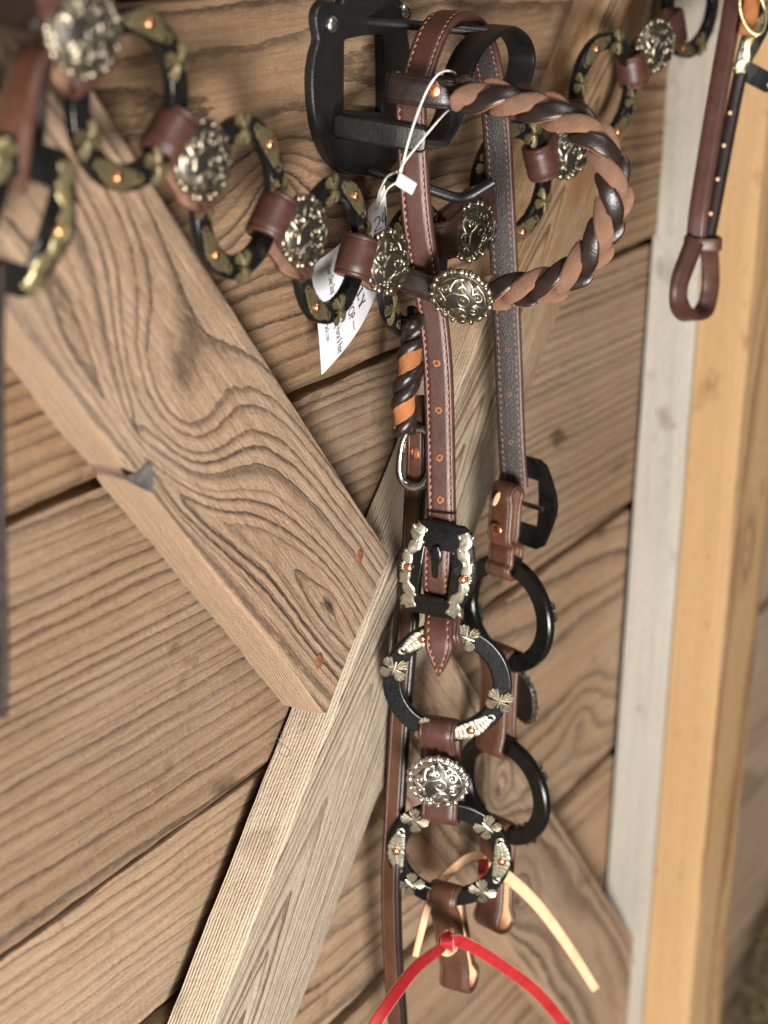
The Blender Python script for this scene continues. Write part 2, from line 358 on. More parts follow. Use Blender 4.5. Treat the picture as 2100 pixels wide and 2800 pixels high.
board('brace', L1b, W1, TB, m_b1b, wall, on1(W2 + .0015 + L1b / 2, W1 / 2), a1, nx=90)
# the grey upright and, nailed flush in front of it, a newer stud
m_fr = wood('wood_upright_grey', (.42, .38, .325), (.25, .22, .18), (-.1, .05), (.01, 0), .004, .004, seed=31, greyamt=.6, grey=(.36, .335, .295), contrast=1.3, stains=.6, blot=.7)
board('upright', 2.2, .14, .038, m_fr, wall, (.387 + .07, 0, -.35), pi / 2, nx=60)
bm_ = MB(); sweep(bm_, [[Vector((x, .06, z)) for x, z in ((-1, .6), (2.6, .6), (2.6, -1.4), (-1, -1.4))], [Vector((x, .07, z)) for x, z in ((-1, .6), (2.6, .6), (2.6, -1.4), (-1, -1.4))]])
mbk, ntk, bk = newmat('wood_backing_dark'); bk.inputs['Base Color'].default_value = (.10, .085, .07, 1); bk.inputs['Roughness'].default_value = .9
link('backing', bm_.mesh('backing', False), mbk, wall)
stud = thing('stud_post', 'new golden pine stud standing upright against the grey board, out of focus', 'post')
m_st = wood('wood_stud_golden', (.45, .28, .135), (.19, .08, .03), (.0, .0), (.05, 0.01), .020, .020, knots=[(-.12, 0, .03, .012, .03), (.25, .02, .05, .014, .03), (-.35, -.01, .04, .012, .03)], seed=41, greyamt=.3, grey=(.52, .37, .22), contrast=1.7, stains=.6, ridge=.4, blot=.2)
board('timber', 2.4, .089, .038, m_st, stud, (.385 + .0445, -.0385, -.35), pi / 2, nx=60, jit=.0003)

# a heart-shaped dead knot at the edge of the cut brace
m_kn, ntk2, bkn = newmat('dead_knot_grey'); g = N(ntk2); ntk2.links.new(g.ramp(g.noise(g.objco(), 260, 4, .6), [(.3, (.045, .038, .036)), (.7, (.12, .105, .098))]), bkn.inputs['Base Color']); bkn.inputs['Roughness'].default_value = .85
hp = [(337, 1306), (350, 1299), (366, 1296), (382, 1291), (394, 1274), (408, 1264), (417, 1270), (419, 1304), (419, 1348), (400, 1342), (380, 1332), (358, 1320)]
mbk2 = MB(); sweep(mbk2, [[at(x, y, TB - .004) for x, y in hp], [at(x, y, TB + .0007) for x, y in hp], [at(378 + (x - 378) * .86, 1305 + (y - 1305) * .86, TB + .0002) for x, y in hp]])
kno = link('knot', mbk2.mesh('knot', True, 40), m_kn, b1, rel(b1, Matrix.Identity(4)))
# nails in the brace
m_rust, ntr, br = newmat('rusty_iron'); g = N(ntr); nz = g.noise(g.objco(), 900, 3, .6)
ntr.links.new(g.ramp(nz, [(.3, (.09, .03, .015)), (.7, (.30, .11, .05))]), br.inputs['Base Color']); br.inputs['Roughness'].default_value = .8; br.inputs['Metallic'].default_value = .2
for px, py, r in ((981, 1521, .0037), (872, 1807, .0037)):
    p = at(px, py, TB); me = dome(MB(), Vector((0, 0, 0)), Matrix.Identity(3), r * 1.0, r * 1.15, .0011, 18, 3, .4).mesh('nail', True, 40)
    link('nail', me, m_rust, b1, rel(b1, mat4(p + Vector((0, -.0003, 0)), frame(90))))

# ------------------------------------------------------------------ tack materials
def leather(name, c, c2, rough=.42, grain=900, bump=.25, spec=.5, pebble=0, coat=0):
    m, nt, b = newmat(name); g = N(nt); co = g.objco()
    n1 = g.noise(co, 60, 4, .6); n2 = g.noise(co, grain, 3, .6); n3 = g.noise(co, 260, 3, .65)
    cc = g.mix(g.ramp(n1, [(.3, 0), (.72, 1)]), c, c2); cc = g.mix(g.math('MULTIPLY', g.ramp(n3, [(.55, 0), (.75, 1)]), .25), cc, tuple(min(1, v * 1.6) for v in c2))
    nt.links.new(cc, b.inputs['Base Color'])
    nt.links.new(g.math('MULTIPLY_ADD', n3, .25, rough - .12), b.inputs['Roughness']); b.inputs['Specular IOR Level'].default_value = spec
    h = g.math('MULTIPLY', n2, 1.)
    if pebble:
        v = g.node('ShaderNodeTexVoronoi'); nt.links.new(g.map(co, (1, 1, .55), (0, 0, 0), (.5, .3, 0)), v.inputs['Vector']); v.inputs['Scale'].default_value = pebble; h = g.math('ADD', h, g.math('MULTIPLY', v.outputs['Distance'], 2.2))
    nt.links.new(g.bump(h, bump, .0006), b.inputs['Normal'])
    if coat: b.inputs['Coat Weight'].default_value = coat; b.inputs['Coat Roughness'].default_value = .3
    return m
M_BROWN = leather('leather_brown', (.048, .0175, .0125), (.078, .030, .0215), .42, 1100, .22)
M_CHEST = leather('leather_chestnut', (.060, .022, .0115), (.095, .038, .021), .42, 1000, .25)
M_DARK = leather('leather_dark', (.012, .0075, .0065), (.024, .013, .011), .34, 900, .25)
M_PEB = leather('leather_pebbled_black', (.012, .0075, .0065), (.022, .0135, .012), .52, 900, .30, .5, 1500)
M_SUEDE = leather('leather_suede_brown', (.13, .070, .046), (.21, .115, .076), .85, 500, .9, .2)
M_TAN = leather('leather_cut_edge_tan', (.27, .095, .035), (.38, .15, .06), .85, 600, .9, .2)
M_PALE = leather('leather_pale_flesh', (.62, .36, .20), (.78, .50, .31), .85, 500, .8, .2)
M_RED = leather('leather_red', (.30, .012, .016), (.40, .022, .026), .38, 900, .25, .5)
M_PLAST = leather('plastic_black', (.006, .006, .0065), (.011, .0105, .0105), .40, 900, .25, .5)
M_THREAD = leather('thread_pink_tan', (.34, .15, .10), (.46, .22, .15), .8, 900, .2, .2)
M_STRING = leather('string_white', (.78, .74, .68), (.88, .85, .80), .8, 900, .3, .2)
def metal(name, c, rough, c2=None, metallic=1., noise=140, bump=.12, dirt=None):
    m, nt, b = newmat(name); g = N(nt); co = g.objco(); n1 = g.noise(co, noise, 4, .6); n2 = g.noise(co, 700, 3, .6)
    cc = g.mix(g.ramp(n1, [(.35, 0), (.7, 1)]), c, c2 or tuple(v * .8 for v in c))
    if dirt:
        cc = g.mix(g.math('MULTIPLY', g.ramp(g.noise(co, 420, 3, .6), [(.52, 0), (.68, 1)]), .75), cc, dirt)
    nt.links.new(cc, b.inputs['Base Color']); b.inputs['Metallic'].default_value = metallic
    nt.links.new(g.math('MULTIPLY_ADD', n2, .25, rough - .12), b.inputs['Roughness']); nt.links.new(g.bump(n2, bump, .0004), b.inputs['Normal']); return m
M_SILVER = metal('antique_silver', (.60, .565, .50), .28, (.42, .39, .34))
M_BRASS = metal('antique_brass_silver', (.33, .285, .215), .34, (.19, .16, .115))
M_CHAMP = metal('champagne_silver', (.54, .50, .39), .32, (.38, .35, .27), .9, dirt=(.06, .052, .036))
M_GILT = metal('dull_gilt', (.30, .245, .13), .36, (.19, .15, .075), .75, dirt=(.04, .032, .016))
M_COPPER = metal('copper', (.85, .38, .19), .28, (.72, .30, .14))
M_STEEL = metal('steel', (.52, .51, .50), .22, (.36, .35, .34))
M_ENAMEL = metal('black_enamel', (.004, .004, .004), .24, (.009, .0088, .0085), .0, 90, .10)
M_ENAMEL.node_tree.nodes['Principled BSDF'].inputs['Specular IOR Level'].default_value = .28
M_RECESS = metal('antiqued_recess', (.022, .019, .016), .42, (.05, .045, .037), .5)
M_SCREW = metal('zinc_screw', (.72, .72, .70), .3)

def part(name, mb, m, parent, auto=40, label=None, smooth=True):
    """mesh given in world coordinates, re-centred on its own middle and hung under its parent"""
    lo = Vector([min(v[i] for v in mb.v) for i in range(3)]); hi = Vector([max(v[i] for v in mb.v) for i in range(3)]); c = (lo + hi) / 2
    mb.xf(Matrix.Translation(-c)); o = link(name, mb.mesh(name, smooth, auto), m, parent, None, label=label)
    o.matrix_basis = rel(parent, Matrix.Translation(c)); return o
NTOP = len(strap_section(.02, .004)); NTOPC = len(strap_section(.02, .004, .002))
def two_sided(crease):
    nt_ = (NTOPC if crease else NTOP) - 7
    return lambda i, k: 1 if (nt_ + 2 <= k <= nt_ + 4) else 0
def loop_strap(name, A, B, out, across, w, t, parent, mats, ra=.0065, rb=.0065, pinch=.0035, label=None, n=14, sag=0, ext=0, crease=.0022):
    """a leather strip folded round a bar at A and round another (or on itself) at B; `out` is the side that faces the viewer"""
    A = Vector(A); B = Vector(B); d = (B - A).normalized(); out = (Vector(out) - d * Vector(out).dot(d)).normalized(); Lg = (B - A).length; pts = []
    def arc(c, r, a0, a1, m):
        for k in range(m + 1):
            a = a0 + (a1 - a0) * k / m; pts.append(c + d * (r * cos(a)) + out * (r * sin(a)))
    arc(B, rb, -pi / 2, pi / 2, n)
    for k in range(1, 8): q = k / 8; pts.append(B.lerp(A, q) + out * (pinch + (max(ra, rb) - pinch) * (2 * q - 1) ** 6))
    arc(A, ra, pi / 2, 3 * pi / 2, n)
    for k in range(1, 8): q = k / 8; pts.append(A.lerp(B, q) - out * (pinch + (max(ra, rb) - pinch) * (2 * q - 1) ** 6))
    ac = Vector(across); mb = MB()
    T = tangents(pts, True); test = (ac - T[n // 2] * ac.dot(T[n // 2])).cross(T[n // 2])
    if test.dot(pts[n // 2] - B) < 0: ac = -ac
    strap(mb, pts, ac, w, t, crease, two_sided(crease), 0, True)
    return part(name, mb, mats, parent, 50, label)

# ---- concho: oval dome with scrollwork, leaves, bead cluster and a scalloped rim (built once, shared)
def concho_meshes():
    rx, ry, h = .0148, .0130, .0052
    def z(x, y): q = min(.999, (x / rx) ** 2 + (y / ry) ** 2); return h * (1 - q) ** .6 * .92 + .0012
    base = MB(); secs = []
    for q in (1.06, 1.05, 1.0, .93, .8, .62, .4, .18):
        zz = -.0012 if q == 1.06 else (.0006 if q == 1.05 else z(rx * min(q, .999), 0))
        secs.append([Vector((rx * q * cos(2 * pi * k / 40), ry * q * sin(2 * pi * k / 40), zz)) for k in range(40)])
    sweep(base, secs)
    sc = MB()
    def curve(pts, r0, r1, n=6):
        p = catmull([Vector((x * rx, y * ry, 0)) for x, y in pts], 5); p = [Vector((a.x, a.y, z(a.x, a.y) - .0003)) for a in p]
        T = tangents(p); secs = []
        for i, q in enumerate(p):                                    # low half-round relief lying on the dome
            t = i / (len(p) - 1); w = (r0 + (r1 - r0) * t) * (.45 + .55 * sin(pi * min(1, t * 1.25 + .12))); s_ = T[i].cross(Vector((0, 0, 1))).normalized()
            secs.append([Vector((v.x, v.y, z(v.x, v.y) + e)) for v, e in [(q + s_ * w * a, e * w) for a, e in ((-1, -.3), (-.8, .28), (-.35, .52), (.0, .58), (.35, .52), (.8, .28), (1, -.3))]])
        sweep(sc, secs)
    def spiral(cx, cy, r, a0, turns, dr, tail=None):
        pts = list(tail) if tail else []
        for k in range(13):
            q = k / 12; a = a0 + dr * turns * 2 * pi * q; rr = r * (1 - .78 * q); pts.append((cx + rr * cos(a), cy + rr * sin(a)))
        curve(pts, .00125, .00085); dome(sc, Vector((pts[-1][0] * rx, pts[-1][1] * ry, z(pts[-1][0] * rx, pts[-1][1] * ry))), Matrix.Identity(3), .0011, .0011, .0008, 8, 2)
    spiral(.05, .04, .33, 2.6, 1.15, -1, [(-.30, -.62), (-.48, -.3), (-.42, .08)])
    spiral(.40, .50, .24, 2.9, 1.1, -1, [(-.28, .86), (-.06, .80), (.1, .66)])
    spiral(.60, -.08, .23, 2.2, 1.1, -1, [(.84, .30), (.76, .26), (.52, .2)])
    spiral(-.68, -.02, .19, .6, 1.1, 1, [(-.42, .80), (-.62, .58), (-.60, .22)])
    spiral(-.56, -.52, .18, .8, 1.1, 1, [(-.90, -.10), (-.84, -.22), (-.5, -.34)])
    spiral(-.22, .46, .17, 3.6, 1.0, -1, [(-.60, .52), (-.50, .66), (-.34, .62)])
    spiral(.20, -.40, .15, 1.2, 1.0, 1, [(.62, -.46), (.46, -.28), (.30, -.24)])
    curve([(.1, .93), (.5, .78), (.80, .45), (.93, .02), (.84, -.38)], .0010, .0008)
    curve([(-.93, .0), (-.86, .35), (-.62, .70)], .0009, .0009)
    curve([(.0, .70), (.2, .84), (.5, .82)], .0008, .0008)
    for a, l, bx in ((.05, .58, .28), (.55, .5, .4), (-.42, .46, .18), (1.0, .42, .5)):                  # leaf fan
        b0 = Vector((bx * rx * .8, -.82 * ry, 0)); d = Vector((sin(a), cos(a), 0)); s = Vector((cos(a), -sin(a), 0)); L = l * ry; pp = []
        for q, w in ((0, .05), (.3, .16), (.55, .17), (.8, .09), (1, .005)):
            pp.append((b0 + d * L * q, w * rx))
        secs = []
        for c, w in pp:
            row = []
            for u, e in ((-1, 0), (-.5, .0003), (0, .0008), (.5, .0003), (1, 0)): v = c + s * w * u; row.append(Vector((v.x, v.y, z(v.x, v.y) + .0003 + e)))
            row += [Vector((r_.x, r_.y, r_.z - .0008)) for r_ in reversed(row)]; secs.append(row)
        sweep(sc, secs)
    for x, y in ((-.12, -.86), (.0, -.80), (.1, -.88), (-.05, -.72), (-.2, -.76), (-.28, -.88), (.06, -.68)):
        dome(sc, Vector((x * rx, y * ry, z(x * rx, y * ry))), Matrix.Identity(3), .0009, .0009, .0010, 8, 2)
    rim = MB(); nl = 20
    for k in range(nl):
        a = 2 * pi * k / nl; m3 = Matrix.Rotation(a, 3, 'Z'); 
        pos = Vector((rx * 1.05 * cos(a), ry * 1.06 * sin(a), .0009))
        if k % 2: dome(rim, pos, m3, .0020, .0027, .0014, 10, 3, .6)
        else: dome(rim, pos + m3 @ Vector((.0005, 0, 0)), m3, .0020, .0014, .0017, 8, 3, .6)
    sweep(rim, [[Vector((rx * q * cos(2 * pi * k / 40), ry * q * sin(2 * pi * k / 40), zz)) for k in range(40)] for q, zz in ((.95, -.0010), (1.13, -.0010), (1.13, .0004), (1.04, .0011), (.95, .0011))], False, False)
    tp = [Vector((rx * .97 * cos(2 * pi * k / 48), ry * .97 * sin(2 * pi * k / 48), .0018)) for k in range(48)]; tube(rim, tp, .0007, 6, True)
    return base.mesh('dome', True, 60), sc.mesh('scrollwork', True, 60), rim.mesh('scalloped_rim', True, 60)
CONCHO = concho_meshes()
CM = {}
def concho(parent, loc, m3, m, s=1., label=None):
    k = m.name
    if k not in CM:
        CM[k] = [x.copy() for x in CONCHO]; CM[k][0].materials.append(M_RECESS); CM[k][1].materials.append(m); CM[k][2].materials.append(m)
    a = link('concho', CM[k][0], None, parent, rel(parent, mat4(Vector(loc), m3) @ Matrix.Scale(s, 4)), label=label)
    for nme, me in (('scrollwork', CM[k][1]), ('scalloped_rim', CM[k][2])): link(nme, me, None, a, Matrix.Identity(4))
    return a

# ---- ornaments of the rings
def butterfly_mesh():
    mb = MB()
    for a0, L, sp in ((39, .0079, 32), (-37, .0076, 30), (141, .0079, 32), (217, .0076, 30)):
        n = 8; top = []; low = []
        for k in range(n + 1):
            a = radians(a0 - sp + 2 * sp * k / n); rr = L * (.80 + .26 * sin(pi * k / n) ** .7 + (.05 if k % 2 else -.04)); zz = .0015 if k % 2 == 0 else .0004
            top.append([Vector((.0008 * cos(a), .0008 * sin(a), .0012)), Vector((rr * .55 * cos(a), rr * .55 * sin(a), zz + .0003)), Vector((rr * cos(a), rr * sin(a), zz * .7))])
        vs = []; fs = []
        for row in top: vs += row + [Vector((row[2].x, row[2].y, -.0006))]
        for k in range(n):
            b = k * 4; c = b + 4; fs += [(b, b + 1, c + 1, c), (b + 1, b + 2, c + 2, c + 1), (b + 2, b + 3, c + 3, c + 2)]
        mb.add(vs, fs)
    tube(mb, [Vector((0, -.0042, .0006)), Vector((0, -.002, .0013)), Vector((0, .002, .0014)), Vector((0, .0042, .0008))], .0006, 6)
    return mb.mesh('butterfly', True, 22)
def leaf_scroll_mesh(R):
    """leafy scroll bent along the ring, centred on its rivet at angle 0"""
    mb = MB(); I3 = Matrix.Identity(3)
    secs = []
    for k in range(-22, 23):
        t = radians(k); w = .0026 + .0007 * abs(cos(k * .72)) - .0012 * abs(k) / 22
        secs.append([Vector(((R + a) * cos(t), (R + a) * sin(t), z)) for a, z in ((-w, -.0004), (w, -.0004), (w, .0003), (w * .6, .0006), (-w * .6, .0006), (-w, .0003))])
    sweep(mb, secs)
    for s in (1, -1):
        for k, (a, w, l) in enumerate(((3, .0042, .0032), (8, .0039, .0029), (12.5, .0034, .0026), (16.5, .0029, .0023), (20, .0025, .0021))):
            t = radians(a) * s; c = Vector((R * cos(t), R * sin(t), .0002)); m3 = Matrix.Rotation(t, 3, 'Z')
            for q in (-1, 1):
                m4 = m3 @ Matrix.Rotation(radians(32 * q * s), 3, 'Z')
                dome(mb, c + m3 @ Vector((w * .42 * q, 0, 0)), m4, w * .80, l * .85, .0008, 10, 3, .6)
            dome(mb, c, m3, w * .30, l, .0015, 8, 3, .6)
        pts = []
        for k in range(12):
            q = k / 11; a = radians(21 + 5.5 * q) * s; cc = R + .0012; 
            pts.append(Vector((cc * cos(radians(22) * s), cc * sin(radians(22) * s), .0007)) + Matrix.Rotation(radians(22) * s, 3, 'Z') @ Vector((.0022 * (1 - .6 * q) * cos(pi - 5.2 * q), s * (.0016 + .0022 * (1 - .6 * q) * sin(pi - 5.2 * q) * 1.0), 0)))
        tube(mb, pts, .00075, 6)
    return mb.mesh('leaf_scroll', True, 60)
R_MID = .0295; R_HALF = .0052
BUTTER = butterfly_mesh(); BUTTER.materials.append(M_CHAMP)
SCROLL = leaf_scroll_mesh(R_MID); SCROLL.materials.append(M_CHAMP)
RIVET = dome(MB(), Vector((0, 0, 0)), Matrix.Identity(3), .0024, .0024, .0013, 14, 3, .6).mesh('rivet', True, 60); RIVET.materials.append(M_COPPER)
def ring_mesh():
    mb = MB(); t = .0026; w = R_HALF; prof = [(-w, -t + .001), (-w + .0008, -t), (w - .0008, -t), (w, -t + .001), (w, t - .0012), (w - .0001, t - .0008), (w - .0005, t - .0002), (w - .0010, t), (w - .0014, t), (-w + .0014, t), (-w + .0010, t), (-w + .0005, t - .0002), (-w + .0001, t - .0008), (-w, t - .0012)]
    sweep(mb, [[Vector(((R_MID + a) * cos(2 * pi * k / 72), (R_MID + a) * sin(2 * pi * k / 72), b)) for a, b in prof] for k in range(72)], True)
    return mb.mesh('ring', True, 35)
RING = ring_mesh(); RING.materials.append(M_ENAMEL)
BUTTER_G = BUTTER.copy(); BUTTER_G.materials.clear(); BUTTER_G.materials.append(M_GILT); SCROLL_G = SCROLL.copy(); SCROLL_G.materials.clear(); SCROLL_G.materials.append(M_GILT)
def ring(parent, loc, m3, roll=0, orn=True, s=1., label=None, gilt=False):
    """decorated black metal ring; the scroll's rivet stands at `roll` degrees"""
    m = mat4(Vector(loc), m3 @ Matrix.Rotation(radians(roll), 3, 'Z')) @ Matrix.Scale(s, 4)
    o = link('ring', RING, None, parent, rel(parent, m), label=label)
    if orn:
        for a in (0, 180):
            q = Matrix.Rotation(radians(a), 4, 'Z') @ Matrix.Translation((0, 0, .0026)); link('leaf_scroll', SCROLL_G if gilt else SCROLL, None, o, q @ Matrix.Diagonal((1, 1, .34, 1)))
            link('rivet', RIVET, None, o, q @ Matrix.Translation((R_MID, 0, .0007)))
        for a in (47, 133, 227, 313):
            link('butterfly', BUTTER_G if gilt else BUTTER, None, o, Matrix.Rotation(radians(a), 4, 'Z') @ Matrix.Translation((R_MID, 0, .0027)) @ Matrix.Diagonal((.95, .95, .50, 1)))
    return o
def rpt(loc, m3, ang, r=R_MID, z=0, s=1.):
    return Vector(loc) + m3 @ Vector((r * s * cos(radians(ang)), r * s * sin(radians(ang)), z * s))

# ------------------------------------------------------------------ bridle hook on the wall
hook = thing('bridle_hook', 'black bridle hook bracket screwed to the planks with two bright screws', 'hook', at(1000, 300, 0))
PO = .0065
outer = [(881, 8), (905, 2), (932, 14), (946, -12), (975, -45), (1020, -66), (1065, -58), (1090, -30), (1098, 4), (1120, 8), (1128, 40), (1116, 74), (1124, 140), (1134, 210), (1140, 290), (1128, 370), (1104, 424), (1070, 462), (1030, 480), (985, 482), (945, 474), (912, 448), (886, 405), (868, 350), (858, 290), (855, 215), (862, 150), (872, 110), (866, 70), (866, 36)]
inner = [(950, 108), (1000, 98), (1040, 95), (1046, 102), (1047, 200), (1047, 306), (1000, 304), (948, 302), (943, 294), (943, 200), (944, 116)]
def plate_with_hole(outer, inner, o0, o1, bev):
    bm = bmesh.new()
    def loop(pts, off):
        vs = [bm.verts.new(at(x, y, PO) * Vector((1, 0, 1)) if False else Vector((at(x, y, PO).x, -off, at(x, y, PO).z))) for x, y in pts]
        return vs, [bm.edges.new((vs[i], vs[(i + 1) % len(vs)])) for i in range(len(vs))]
    vo, eo = loop(outer, o1); vi, ei = loop(inner, o1)
    r = bmesh.ops.triangle_fill(bm, use_beauty=True, edges=eo + ei)
    fs = [f for f in r['geom'] if isinstance(f, bmesh.types.BMFace)]
    ex = bmesh.ops.extrude_face_region(bm, geom=fs)
    for v in ex['geom']:
        if isinstance(v, bmesh.types.BMVert): v.co.y = -o0
    es = [e for e in bm.edges if (e.verts[0].co.y < -o1 + 1e-5 and e.verts[1].co.y < -o1 + 1e-5 and any(abs(f.normal.y) < .5 or True for f in e.link_faces) and len([f for f in e.link_faces if all(abs(v.co.y + o1) < 1e-5 for v in f.verts)]) == 1)]
    bmesh.ops.recalc_face_normals(bm, faces=bm.faces)
    bmesh.ops.bevel(bm, geom=es, offset=bev, segments=3, profile=.6, affect='EDGES')
    return bm
def smooth_loop(pts, n=4):
    P = [Vector((x, y, 0)) for x, y in pts]; out = []
    m = len(P)
    for i in range(m):
        p0, p1, p2, p3 = P[i - 1], P[i], P[(i + 1) % m], P[(i + 2) % m]
        for k in range(n):
            t = k / n; v = .5 * ((2 * p1) + (p2 - p0) * t + (2 * p0 - 5 * p1 + 4 * p2 - p3) * t * t + (3 * p1 - p0 - 3 * p2 + p3) * t ** 3); out.append((v.x, v.y))
    return out
bmh = plate_with_hole(smooth_loop(outer, 3), inner, .0004, PO, .0018); me = bpy.data.meshes.new('back_plate'); bmh.to_mesh(me); bmh.free()
for p in me.polygons: p.use_smooth = False
link('back_plate', me, M_PLAST, hook, rel(hook, Matrix.Identity(4)))
for x, y in ((908, 66), (1107, 28)):
    p = at(x, y, PO); mb = MB(); dome(mb, p, frame(90), .0042, .0042, .0022, 20, 4, .3); sc_ = part('screw', mb, M_SCREW, hook)
    mb = MB(); f9 = frame(90, 0, 25)
    for r in (0, 90):
        q = f9 @ Matrix.Rotation(radians(r), 3, 'Z'); o = p + f9 @ Vector((0, 0, .0021))
        sweep(mb, [[o + q @ Vector((x_, y_, -.0004)) for x_, y_ in ((-.0019, -.00035), (.0019, -.00035), (.0019, .00035), (-.0019, .00035))], [o + q @ Vector((x_, y_, .00025)) for x_, y_ in ((-.0017, -.0003), (.0017, -.0003), (.0017, .0003), (-.0017, .0003))]])
    part('cross_slot', mb, M_RECESS, sc_)
def bar(mb, a, b, w, h, wdir):
    a = Vector(a); b = Vector(b); d = (b - a).normalized(); u = (Vector(wdir) - d * d.dot(Vector(wdir))).normalized(); v = d.cross(u); r = min(w, h) * .22; secs = []
    for p in (a, a + d * r, b - d * r, b):
        k = .8 if p in (a, b) else 1
        secs.append([p + u * (x * k) + v * (y * k) for x, y in ((-w / 2 + r, -h / 2), (w / 2 - r, -h / 2), (w / 2, -h / 2 + r), (w / 2, h / 2 - r), (w / 2 - r, h / 2), (-w / 2 + r, h / 2), (-w / 2, h / 2 - r), (-w / 2, -h / 2 + r))])
    return sweep(mb, secs)
ARCH_O = .0585; top = at(1348, 92, ARCH_O + .0); R_A = .043; ac = top - Vector((0, 0, R_A))
mb = MB(); b0 = at(993, 56, .003); bar(mb, b0, Vector((ac.x, -ARCH_O - .002, top.z - .001)) if False else at(1335, 88, ARCH_O), .0065, .0045, (1, 0, 0)); part('top_arm', mb, M_PLAST, hook)
mb = MB(); path = resample(catmull([at(x, y, ARCH_O) for x, y in ((1186, 392), (1222, 330), (1240, 262), (1254, 198), (1286, 134), (1334, 90), (1376, 78), (1414, 108), (1428, 160), (1416, 222), (1392, 270), (1360, 310))], 8), .002)
strap(mb, path, Vector((0, -1, 0)), .0155, .0034); part('saddle_arch', mb, M_PLAST, hook)
lend = path[0]; 
mb = MB(); bar(mb, at(918, 340, .009), lend + Vector((.002, .005, .001)), .007, .0130, (1, 0, 0)); part('lower_arm', mb, M_PLAST, hook)
mb = MB(); tube(mb, resample(catmull([at(1000, 462, .004), at(1080, 486, .0185), at(1170, 516, .0345), at(1245, 540, .0475), at(1285, 535, .055), at(1320, 515, .0605), at(1352, 496, .066)], 8), .0025), lambda t: .0028 if t < .97 else .0024, 12); part('hook_rod', mb, M_PLAST, hook)

# ------------------------------------------------------------------ headstall
hs = thing('headstall', 'brown stitched leather headstall with braided browband, silver buckles and black rings on the hook', 'bridle', at(1205, 1548, .065))
# crown and cheek straps: one stitched strip over the hook arm
near = [(1147, 190, .043), (1127, 262, .044), (1124, 330, .0445), (1131, 480, .0455), (1143, 620, .047), (1166, 760, .049), (1186, 880, .051), (1198, 1020, .0535), (1203, 1180, .056), (1206, 1350, .0585), (1207, 1440, .060)]
crown_px = [(1147, 190, .043), (1168, 128, .043), (1192, 76, .043), (1222, 46, .043), (1262, 44, .043), (1296, 74, .043), (1322, 132, .043), (1342, 226, .043)]
far = [(1342, 226, .043), (1358, 340, .043), (1369, 542, .045), (1379, 732, .049), (1388, 922, .053), (1396, 1133, .057), (1401, 1240, .0585), (1408, 1330, .060)]
WD = Vector((.24, -1, 0)).normalized()
pn = [at(*p) for p in near]; pc = [at(*p) for p in crown_px]; pf = [at(*p) for p in far]
SW = .0155; ST = .0042
allp = resample(catmull(list(reversed(pn))[:-1] + pc[:-1] + pf, 10), .0025)
mb = MB(); strap(mb, allp, -WD if False else WD, SW, ST, .0023, lambda i, k: 1 if (NTOPC - 7 + 2 <= k <= NTOPC - 7 + 4) else 0)
# which side is outside? near cheek must show the grain towards -X
T0 = tangents(allp)[20]; 
if WD.cross(T0).x > 0:
    mb = MB(); strap(mb, allp, -WD, SW, ST, .0023, lambda i, k: 1 if (NTOPC - 7 + 2 <= k <= NTOPC - 7 + 4) else 0); WDs = -WD
else: WDs = WD
cheek = part('crown_and_cheek_strap', mb, [M_BROWN, M_PEB], hs, 50)
for a in (-1, 1):
    mb = MB(); stitches(mb, allp, WDs, a * (SW / 2 - .0026), ST / 2 + .0001); part('stitching', mb, M_THREAD, cheek)
    mb = MB(); stitches(mb, allp, WDs, a * (SW / 2 - .0030), -ST / 2 - .0002, ln=.0022, rad=.0003); part('stitching', mb, M_THREAD, cheek)
def nearest(path, p): return min(range(len(path)), key=lambda i: (path[i] - p).length)
def hole(parent, path, wd, p, side, m, r=.0017):
    i = nearest(path, p); T = tangents(path)[i]; w = (wd - T * wd.dot(T)).normalized(); out = w.cross(T); m3 = Matrix((w, T, out * side)).transposed()
    mb = MB(); vs = []; n = 12; c = path[i] + out * side * (ST / 2 + .00022)
    ro = [r * random.uniform(.8, 1.25) for _ in range(n)]
    sweep(mb, [[c + m3 @ Vector((ro[k] * s * cos(2 * pi * k / n), ro[k] * s * sin(2 * pi * k / n), z)) for k in range(n)] for s, z in ((1.2, -.0003), (1.0, .0003), (.55, .00015), (.5, -.0003))])
    return part('hole', mb, m, parent)
for x, y in ((1198, 992), (1199, 1118), (1202, 1243), (1206, 1362)): hole(cheek, allp, WDs, at(x, y, .056), 1, M_TAN)
for x, y in ((1386, 955), (1390, 1078), (1396, 1200)): hole(cheek, allp, WDs, at(x, y, .055), -1, M_SUEDE, .0013)

